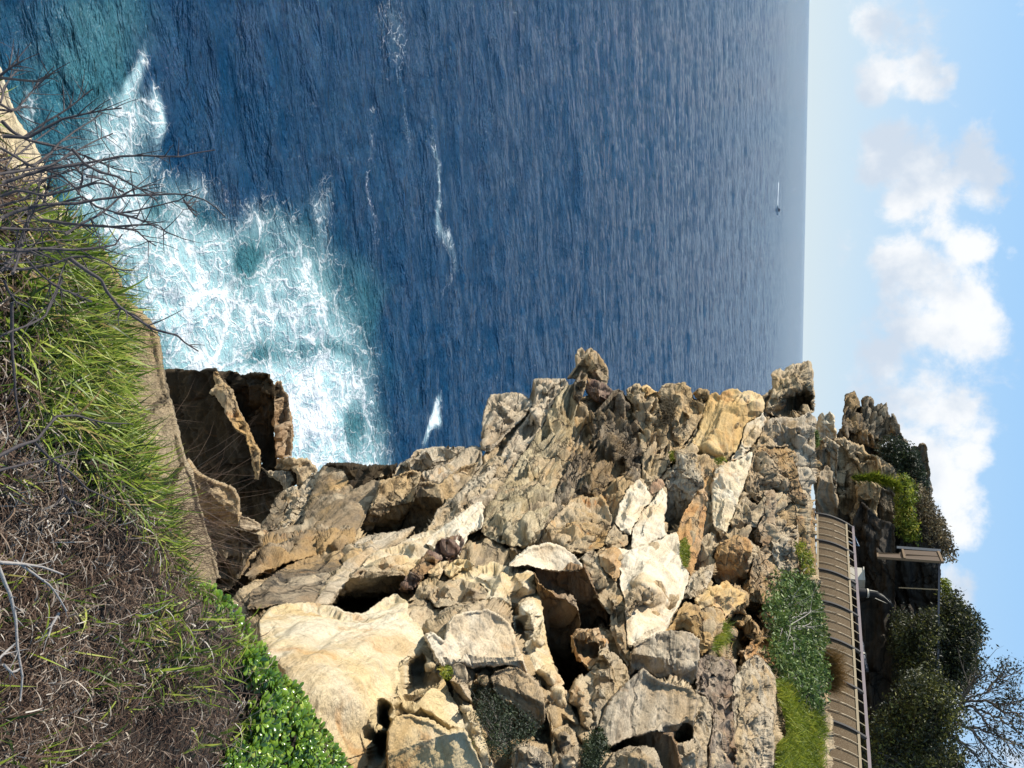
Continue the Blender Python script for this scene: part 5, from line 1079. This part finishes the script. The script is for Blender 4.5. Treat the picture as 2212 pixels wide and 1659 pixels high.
fo = lambda o: (lambda x, y: field(x, y) + o)
def build_plants():
    # along the fence
    near_fence = lambda x, y: field(x, y) - .9
    shrub('shrub', 'dense green leafy shrub with grey twigs in front of the wire fence', 'shrub', 'T', '95,345 150,330 250,340 330,370 380,420 410,500 420,600 440,700 440,820 445,950 440,1040 430,1130 400,1230 330,1180 250,1110 190,1030 120,960 90,860 110,760 60,640 50,560 100,470', near_fence, .55, 620, 22, .28, .055, 'scrub_leaf', '150,700', 60, stem_r=.016)
    tuft('grass_tuft', 'bright green and yellow grass slope below the fence at the picture edge', 'grass', 'T', '100,1040 180,1060 240,1160 300,1230 400,1290 430,1380 410,1500 400,1700 90,1700 110,1500 180,1420 160,1300 120,1200', lambda x, y: field(x, y) - .2, 5200, .3, .012, 'bright_leaf', bias=-.02)
    shrub('shrub', 'small bright green patch of plants on the earth strip under the fence end', 'shrub', 'T', '262,120 300,110 340,160 360,240 370,330 340,320 300,290 265,230', fo(-.5), .2, 60, 20, .14, .04, 'bright_leaf', '300,300', 8, stem_r=.006)
    tuft('dry_tuft', 'rust brown feathery grass tuft rising in front of the wire fence', 'dry grass', 'T', '420,860 460,840 500,900 520,1000 520,1080 470,1130 430,1100', lambda x, y: np.full(len(x), 22.6), 1500, .55, .006, 'rust_grass', lean=(.0, .6))
    # on the slope
    shrub('thorny_bush', 'dark thorny bush growing in the cleft between the beige boulders', 'bush', 'C', '1500,1120 1560,1110 1640,1160 1700,1200 1790,1240 1850,1300 1930,1340 1960,1400 1880,1440 1780,1540 1700,1560 1640,1520 1600,1440 1560,1380 1530,1280', fo(-.25), .3, 170, 26, .10, .014, 'dark_leaf', '1720,1480', 34, stem_mat='twig_grey', stem_r=.004)
    shrub('fern_bush', 'dark green ferny bush at the picture edge beside the ragged rocks', 'bush', 'B', '470,1440 560,1400 590,1500 560,1600 500,1740 440,1740 450,1560', fo(-.2), .2, 90, 24, .10, .02, 'dark_leaf', '500,1660', 10, stem_r=.004, bias=.15)
    shrub('small_plant', 'tiny red and green succulent in the corner below the white flat slab', 'plant', 'C', '1270,960 1350,955 1350,1010 1310,1030 1280,1000', fo(-.55), .05, 16, 14, .035, .016, 'bright_leaf', '1310,1010', 3, stem_r=.002)
    tuft('grass_tuft', 'tiny green grass tuft on the yellow boulder below the dark slot', 'grass', 'C', '1395,1490 1460,1490 1470,1560 1420,1590', fo(-.5), 120, .09, .003, 'bright_leaf')
    tuft('moss_patch', 'long green moss patch on the pinkish slope beside the white slab', 'moss', 'B', '1100,90 1140,60 1165,120 1168,200 1150,270 1120,260 1100,180', fo(-.35), 900, .09, .008, 'bright_leaf', bias=-.15)
    tuft('grass_tuft', 'green and yellow grass growing by the mouth of the black cave', 'grass', 'B', '1400,640 1430,660 1425,760 1360,830 1320,850 1330,760 1390,720', fo(-.5), 420, .22, .006, 'bright_leaf')
    tuft('grass_tuft', 'small green clump on top of the cracked cream slab', 'grass', 'A', '1335,850 1390,830 1420,850 1380,885 1345,890', fo(-.6), 160, .14, .008, 'bright_leaf', bias=-.2)
    tuft('grass_tuft', 'small green clump at the foot of the tan flaky ridge', 'grass', 'A', '1025,800 1055,795 1060,860 1035,865', fo(-.5), 160, .14, .01, 'bright_leaf', bias=-.1)
    tuft('dry_tuft', 'dark brown hanging tuft of dry plants under the tan sea edge block', 'dry grass', 'A', '970,440 1040,430 1080,470 1070,560 1030,620 980,590', fo(-.6), 700, .35, .012, 'heath_leaf', lean=(.6, 1.6), bias=-.25)
    # pinnacle group
    shrub('shrub', 'dark green dense shrub draped over the rear of the pinnacle', 'shrub', 'E', '985,730 1050,672 1150,660 1220,720 1300,800 1345,900 1365,1010 1330,1050 1250,985 1160,920 1100,850 1010,790', 34.5, .7, 240, 24, .3, .06, 'dark_leaf', '1200,980', 18, stem_r=.02)
    shrub('shrub', 'bright yellow green bush above the dark grey rounded column', 'shrub', 'E', '1150,960 1220,980 1290,1060 1300,1150 1260,1230 1280,1330 1330,1420 1290,1500 1200,1500 1150,1420 1145,1250', 32.0, .6, 260, 24, .25, .055, 'bright_leaf', '1180,1480', 16, stem_r=.016, bias=-.05)
    shrub('shrub', 'brown green heath bush hanging at the right side of the pinnacle group', 'shrub', 'E', '1290,1040 1370,1110 1430,1230 1500,1320 1540,1430 1580,1540 1600,1640 1500,1620 1300,1560 1330,1420 1280,1330 1260,1230 1300,1150', 32.8, .9, 300, 22, .32, .06, 'heath_leaf', '1350,1500', 24, stem_r=.02)
    tuft('ledge_plants', 'strip of green plants along the ledge below the split pinnacle', 'plants', 'E', '750,965 900,950 1000,965 1100,1010 1150,1060 1140,1090 1050,1030 900,995 760,985', 31.2, 1100, .32, .03, 'bright_leaf', bias=-.2)
    shrub('shrub', 'small green bush at the root of the pale forked spire', 'shrub', 'E', '440,600 475,590 490,650 480,720 450,720', 31.5, .2, 40, 18, .12, .04, 'scrub_leaf', '460,710', 5, stem_r=.01)
    # trees over the dark cliff
    shrub('tree', 'grey green tree with fine twigs over the end of the blue rail', 'tree', 'T', '1250,620 1300,480 1350,470 1370,560 1430,600 1500,680 1515,740 1470,840 1490,960 1460,1010 1420,1100 1370,1130 1330,1080 1280,1060 1240,980 1180,900 1230,760', 30.5, 1.4, 700, 30, .42, .055, 'olive_leaf', '1150,900', 40, 'bark', .05, group='trees on the dark cliff', part='crown', bias=-.08)
    shrub('tree', 'dark olive bush tree hanging down the cliff under the blue rail', 'tree', 'T', '935,580 980,560 1010,640 1080,640 1180,580 1240,640 1240,740 1180,800 1240,900 1200,1000 1100,1080 1000,1040 940,960 930,800', 28.7, 1.0, 480, 26, .34, .05, 'olive_leaf', '1100,900', 30, 'bark', .035, group='trees on the dark cliff', part='crown')
    shrub('tree', 'large olive yellow tree filling the corner right of the pale posts', 'tree', 'T', '800,1330 880,1250 940,1180 1000,1050 1120,1010 1240,1040 1300,1100 1370,1200 1380,1320 1300,1420 1320,1500 1390,1560 1400,1700 760,1700 740,1500', 26.5, 1.3, 620, 30, .42, .055, 'olive_leaf', '1000,1690', 40, 'bark', .05, group='trees on the dark cliff', part='crown', bias=.1)
    shrub('bush', 'yellow green small bush on the cliff top behind the blue rail', 'bush', 'T', '1258,340 1290,370 1310,440 1310,540 1280,580 1258,560', 32.0, .4, 70, 22, .22, .05, 'bright_leaf', '1262,460', 6, stem_r=.012, bias=-.1)
    # sparse bare tree against the sky
    d = 27.0; l0 = conv('T', P('1380,1330'))[0]; base = at(*l0, d); root = empty('bare_tree', base); tag(root, 'sparse half bare tree with thin branches against the blue sky', 'tree', 'trees on the dark cliff')
    lines = ['1300,1330 1400,1210 1470,1160 1560,1140 1640,1080 1690,1030', '1380,1240 1480,1240 1560,1270 1650,1310 1740,1370 1790,1420 1830,1440', '1390,1210 1500,1190 1600,1210 1700,1220 1800,1200 1830,1190', '1350,1350 1440,1380 1520,1460 1600,1560 1660,1620 1700,1690', '1440,1380 1540,1400 1640,1440 1740,1500 1800,1560', '1480,1240 1560,1330 1620,1420 1720,1460', '1400,1210 1420,1120 1480,1080', '1300,1420 1420,1500 1500,1580 1560,1680', '1560,1140 1620,1060 1640,1040', '1600,1210 1680,1270 1790,1290 1830,1330', '1200,1500 1300,1420 1350,1350 1390,1240']
    out, tips = [], []
    for s in lines:
        p, r = grow(conv('T', P(s)), (d + rng.uniform(-.6, .6), d + rng.uniform(-1.2, 1.2)), .045, .010, .08); out.append((p, r))
        k0 = len(out)
        for _ in range(16):
            i = rng.integers(2, len(p)); t = p[i] - p[i - 1]; t /= np.linalg.norm(t); dv = t + rng.normal(0, .55, 3); dv /= np.linalg.norm(dv); l = rng.uniform(.3, 1.2); w = rng.normal(0, .2, 3)
            q = np.array([p[i] + dv * l * s_ + w * l * s_ * s_ for s_ in np.linspace(0, 1, 7)]); out.append((q, np.linspace(.014, .005, 7))); tips += [q[-1], q[4], q[5]]
            twigs_big(q, np.linspace(.012, .006, 7), 2, .35, out)
    V, Fc = tubes(out, 4); make('trunk', V, Fc, MATS['bark'], parent=root)
    tips = np.array(tips); pts = np.repeat(tips, 5, 0) + rng.normal(0, .10, (len(tips) * 5, 3)); leaves('crown', pts, .05, 'olive_leaf', root, rng.uniform(0, .5, len(pts)))

def rail_box(p, q, w, h):
    p, q = np.asarray(p), np.asarray(q); ax = (q - p) / 2; t = ax / np.linalg.norm(ax); s = np.cross(t, [0, 0, 1.0]); s /= np.linalg.norm(s); u = np.cross(s, t)
    return box((p + q) / 2, ax, s * w / 2, u * h / 2)

def build_fence():
    A = at(*conv('G', [(778, 200)])[0], 30.0); B = at(*conv('T', [(408, 1659)])[0], 22.6)
    B[2] = A[2]; d = B - A; Ln = np.hypot(d[0], d[1]); t = np.array([d[0], d[1], 0]) / Ln; inw = np.array([-t[1], t[0], 0]); 
    if inw[1] < 0: inw = -inw           # away from the viewer
    nb = 9; bay = Ln / 7.0; Hh = 1.17
    prof = lambda h: .62 * (h / Hh) ** 2 * .75
    pt = lambda s, h: A + t * s + np.array([0, 0, h]) + inw * prof(h)
    root = empty('wire_fence', A); tag(root, 'curved wire mesh safety fence with dark posts and pale rails on the walkway', 'fence')
    S0, S1 = 0, bay * nb
    hs = np.linspace(0.03, .98, 14)
    # screen panels, one per bay
    for k in range(nb):
        s = np.linspace(bay * k + .03, bay * (k + 1) - .03, 6); V = [pt(a, h) for h in hs for a in s]; n = len(s)
        Fc = [(i * n + j, i * n + j + 1, (i + 1) * n + j + 1, (i + 1) * n + j) for i in range(len(hs) - 1) for j in range(n - 1)]
        V2 = [v + inw * .012 for v in V]; m = len(V); Fb = [tuple(i + m for i in reversed(q)) for q in Fc]
        make('screen_panel', np.array(V + V2), Fc + Fb, MATS['wire_screen'], parent=root)
    hp = np.linspace(-.05, Hh, 16)
    for k in range(nb + 1):
        s = bay * k; V = []; 
        for h in hp:
            c = pt(s, h) - inw * .02
            V += [c - t * .028 - inw * .05, c + t * .028 - inw * .05, c + t * .028 + inw * .05, c - t * .028 + inw * .05]
        Fc = [(4 * i + j, 4 * i + (j + 1) % 4, 4 * i + 4 + (j + 1) % 4, 4 * i + 4 + j) for i in range(len(hp) - 1) for j in range(4)] + [(3, 2, 1, 0), tuple(4 * (len(hp) - 1) + j for j in range(4))]
        make('post', np.array(V), Fc, MATS['post_steel'], parent=root, smooth=False)
    for k in range(nb):
        for j in range(1, 4):
            s = bay * (k + j / 4.0); q = np.array([pt(s, h) - inw * .03 for h in hp]); V, Fc = tubes([(q, np.full(len(q), .013))], 6); make('bar', V, Fc, MATS['rail_tan'], parent=root)
    for h, nm, mat, w, hh in ((.03, 'rail', 'rail_tan', .05, .06), (.97, 'rail', 'rail_tan', .05, .06), (Hh + .02, 'handrail', 'handrail', .085, .075)):
        V, Fc = rail_box(pt(S0 - .05, h) - inw * .025, pt(S1, h) - inw * .025, w, hh); make(nm, np.array(V), Fc, MATS[mat], parent=root, smooth=False)
    # kerb and deck behind the fence
    V, Fc = box(A + t * S1 / 2 + inw * .75 + np.array([0, 0, -.1]), t * (S1 / 2 + .3), inw * .8, np.array([0, 0, .06])); o = make('walkway_deck', np.array(V), Fc, MATS['slate_panel'], smooth=False); tag(o, kind='structure')
    # white box, black pipe, yellow clip behind the handrail
    c = at(*conv('T', [(668, 340)])[0], 29.2); V, Fc = box(c, t * .30, inw * .16, np.array([0, 0, .2])); bx = empty('utility_box', c); tag(bx, 'small white utility box standing behind the purple grey handrail', 'box'); make('body', np.array(V), Fc, MATS['white_box'], parent=bx, smooth=False)
    V, Fc = box(c + np.array([0, 0, .215]), t * .33, inw * .19, np.array([0, 0, .016])); make('lid', np.array(V), Fc, MATS['white_box'], parent=bx, smooth=False)
    p, r = grow(conv('T', P('640,440 690,445 740,450 790,455 840,475 880,500 905,530 918,560')), (28.3, 28.6), .15, .15, 0); r = np.linspace(.17, .05, len(r)); pr = empty('drain_pipe', p[0]); tag(pr, 'thick black curved pipe with pale patches on the dark cliff wall', 'pipe')
    V, Fc = tubes([(p, r)], 12); make('pipe', V, Fc, MATS['black_pipe'], parent=pr)
    i = int(len(p) * .32); V, Fc = tubes([(np.array([p[i], p[i] * .6 + p[i + 1] * .4]), r[i:i + 2] * 1.15)], 12); make('collar', V, Fc, MATS['white_box'], parent=pr)
    for ln in ('755,430 800,436 815,440', '826,455 860,475 900,515', '795,485 840,505 880,522'):
        q, r2 = grow(conv('T', P(ln)), (28.14, 28.42), .012, .006, 0); V, Fc = tubes([(q, r2)], 6); make('pale_patch', V, Fc, MATS['pipe_patch'], parent=pr)
    q, r = grow(conv('T', P('665,560 690,760 715,900 735,990')), (28.5, 27.5), .08, .08, .02); pr = empty('drain_pipe', q[0]); tag(pr, 'dim grey pipe running down behind the handrail with a pale clip', 'pipe'); V, Fc = tubes([(q, r)], 10); make('pipe', V, Fc, MATS['beam_blue'], parent=pr)
    i = int(len(q) * .72); V, Fc = tubes([(np.array([q[i], q[i] * .6 + q[i + 1] * .4]), r[i:i + 2] * 1.25)], 10); make('clip', V, Fc, MATS['white_box'], parent=pr)
    # blue pole triangle by the fence end
    pl = [np.array([at(*conv('E', [a])[0], 30.2), at(*conv('E', [b])[0], 30.2)]) for a, b in (((765, 1420), (820, 1545)), ((700, 1490), (820, 1545)))]
    V, Fc = tubes([(q, [.02, .02]) for q in pl], 6); o = make('blue_brace', V, Fc, MATS['blue_pole']); tag(o, 'thin blue angled brace by the far end of the wire fence', 'brace')
    # framed panel at the upper walkway end
    fr = empty('framed_panel', at(*conv('T', [(1040, 190)])[0], 29.5)); tag(fr, 'brown framed mesh panel seen edge on at the upper walkway', 'panel')
    D = lambda x, y, dd: at(*conv('T', [(x, y)])[0], dd)
    def quad(nm, pts, th, mat):
        p = np.array([D(*q) for q in pts]); n = np.cross(p[1] - p[0], p[2] - p[0]); n /= np.linalg.norm(n); V = np.concatenate([p - n * th / 2, p + n * th / 2]); k = len(p)
        Fc = [tuple(range(k)), tuple(range(2 * k - 1, k - 1, -1))] + [(i, (i + 1) % k + 0, (i + 1) % k + k, i + k) for i in range(k)]; make(nm, V, Fc, MATS[mat], parent=fr, smooth=False)
    quad('screen_panel', [(820, 205, 29.0), (815, 178, 30.0), (960, 178, 30.0), (990, 150, 30.6), (1235, 165, 30.6), (1255, 232, 29.0)], .03, 'slate_panel')
    for a, b, w in (((812, 205, 28.9), (1262, 238, 28.9), .07), ((815, 175, 29.9), (965, 182, 29.9), .05), ((1000, 212, 28.85), (985, 150, 30.5), .06), ((1262, 238, 28.85), (1232, 165, 30.5), .07), ((1010, 185, 29.7), (1245, 200, 29.7), .04), ((815, 205, 28.9), (812, 176, 29.9), .05)):
        V, Fc = rail_box(D(*a), D(*b), w, w); make('frame_bar', np.array(V), Fc, MATS['frame_brown'], parent=fr, smooth=False)
    V, Fc = rail_box(D(945, 132, 30.6), D(1250, 155, 30.6), .08, .07); make('top_rail', np.array(V), Fc, MATS['frame_grey'], parent=fr, smooth=False)
    # upper rail with thin posts
    up = empty('post_rail', D(1240, 240, 29.4)); tag(up, 'dark blue rail on thin pale posts along the top of the dark cliff', 'railing')
    V, Fc = rail_box(D(1238, 240, 29.4), D(1228, 1180, 28.0), .055, .055); make('rail', np.array(V), Fc, MATS['beam_blue'], parent=up, smooth=False)
    for a, b, w in (((960, 412, 29.6), (1228, 426, 29.3), .035), ((940, 940, 28.6), (1210, 965, 28.4), .035), ((950, 1205, 27.6), (1110, 1225, 27.6), .09), ((1010, 682, 29.0), (1140, 690, 29.0), .06), ((965, 1165, 28.3), (1060, 1170, 28.3), .05)):
        V, Fc = rail_box(D(*a), D(*b), w, w); make('post', np.array(V), Fc, MATS['rail_tan'], parent=up, smooth=False)

def build_boat():
    x, y = 1679, 455.0; R = ray(x, y); t = -EYE[2] / R[2]; c = EYE + R * t
    hd = np.array([.97, -.25, 0]); hd /= np.linalg.norm(hd); sd = np.array([-hd[1], hd[0], 0]); root = empty('motor_boat', c); tag(root, 'small white motor boat with dark cabin speeding far out near the horizon', 'boat')
    L = 5.5; V = []; prof = [(-1, .9, .0), (-.5, 1.05, .0), (.2, 1.0, .1), (.7, .62, .35), (1.0, .04, .6)]
    for s, w, sh in prof:
        for (ww, z) in ((.55, -.3), (1, .9 + sh)):
            V += [c + hd * L * s - sd * w * ww * 1.5 + np.array([0, 0, z]), c + hd * L * s + sd * w * ww * 1.5 + np.array([0, 0, z])]
    Fc = []
    for i in range(4):
        o = i * 4; Fc += [(o, o + 4, o + 6, o + 2), (o + 1, o + 3, o + 7, o + 5), (o + 2, o + 6, o + 7, o + 3), (o, o + 1, o + 5, o + 4)]
    Fc += [(0, 2, 3, 1), (16, 17, 19, 18)]; make('hull', np.array(V), Fc, MATS['boat_white'], parent=root, smooth=False)
    v1 = box(c + hd * -.6 + np.array([0, 0, 1.9]), hd * 1.7, sd * 1.05, np.array([0, 0, .95])); V, Fc = join([v1]); V[[1, 3, 5, 7]] = V[[1, 3, 5, 7]] * .8 + (c + np.array([0, 0, 2.6])) * .2; make('cabin', V, Fc, MATS['boat_dark'], parent=root, smooth=False)
    V, Fc = box(c + hd * -.8 + np.array([0, 0, 3.0]), hd * 1.6, sd * 1.2, np.array([0, 0, .12])); make('cabin_roof', np.array(V), Fc, MATS['boat_white'], parent=root, smooth=False)
    # wake trail lying on the water
    V, Fc = [], []; n = 70
    for i in range(n):
        s = i / (n - 1); dist = 3 + 34 * s ** 1.4; w = (1.5 * (1 - s) ** 6 + .10 + .35 * rng.random() * (1 - s)) * (1 if s < .98 else .2); p = c - hd * dist + np.array([0, 12 * s * s, 0]); z = .75 * (1 - s) ** 6 + .38
        V += [p - sd * w + [0, 0, z - .3], p + [0, 0, z + .25 * rng.random()], p + sd * w + [0, 0, z - .3]]
        if i: o = 3 * i; Fc += [(o - 3, o - 2, o + 1, o), (o - 2, o - 1, o + 2, o + 1)]
    o = make('boat_wake', np.array(V), Fc, MATS['wake']); tag(o, 'thin white foam wake trailing behind the small boat', 'wake', kind='stuff')
# ------------------------------------------------------------------ assemble
build_sky(); build_sea(); build_bank(); build_ledges(); build_rocks(); build_plants(); build_fence(); build_boat(); build_grass(); build_branches()
cam = bpy.data.cameras.new('camera'); cam.sensor_width = 36; cam.lens = FPX / 1024 * 36; cam.clip_start = .05; cam.clip_end = 60000
co = bpy.data.objects.new('camera', cam); COL.objects.link(co)
M = Matrix(((EX[0], -EY[0], -Fv[0], EYE[0]), (EX[1], -EY[1], -Fv[1], EYE[1]), (EX[2], -EY[2], -Fv[2], EYE[2]), (0, 0, 0, 1)))
co.matrix_world = M; scene.camera = co
vs = scene.view_settings; vs.view_transform = 'Standard'; vs.look = 'None'; vs.exposure = EXPOSURE; vs.gamma = 1
scene.cycles.max_bounces = 6; scene.cycles.diffuse_bounces = 1; scene.cycles.glossy_bounces = 2; scene.cycles.transmission_bounces = 2
scene.cycles.use_denoising = True
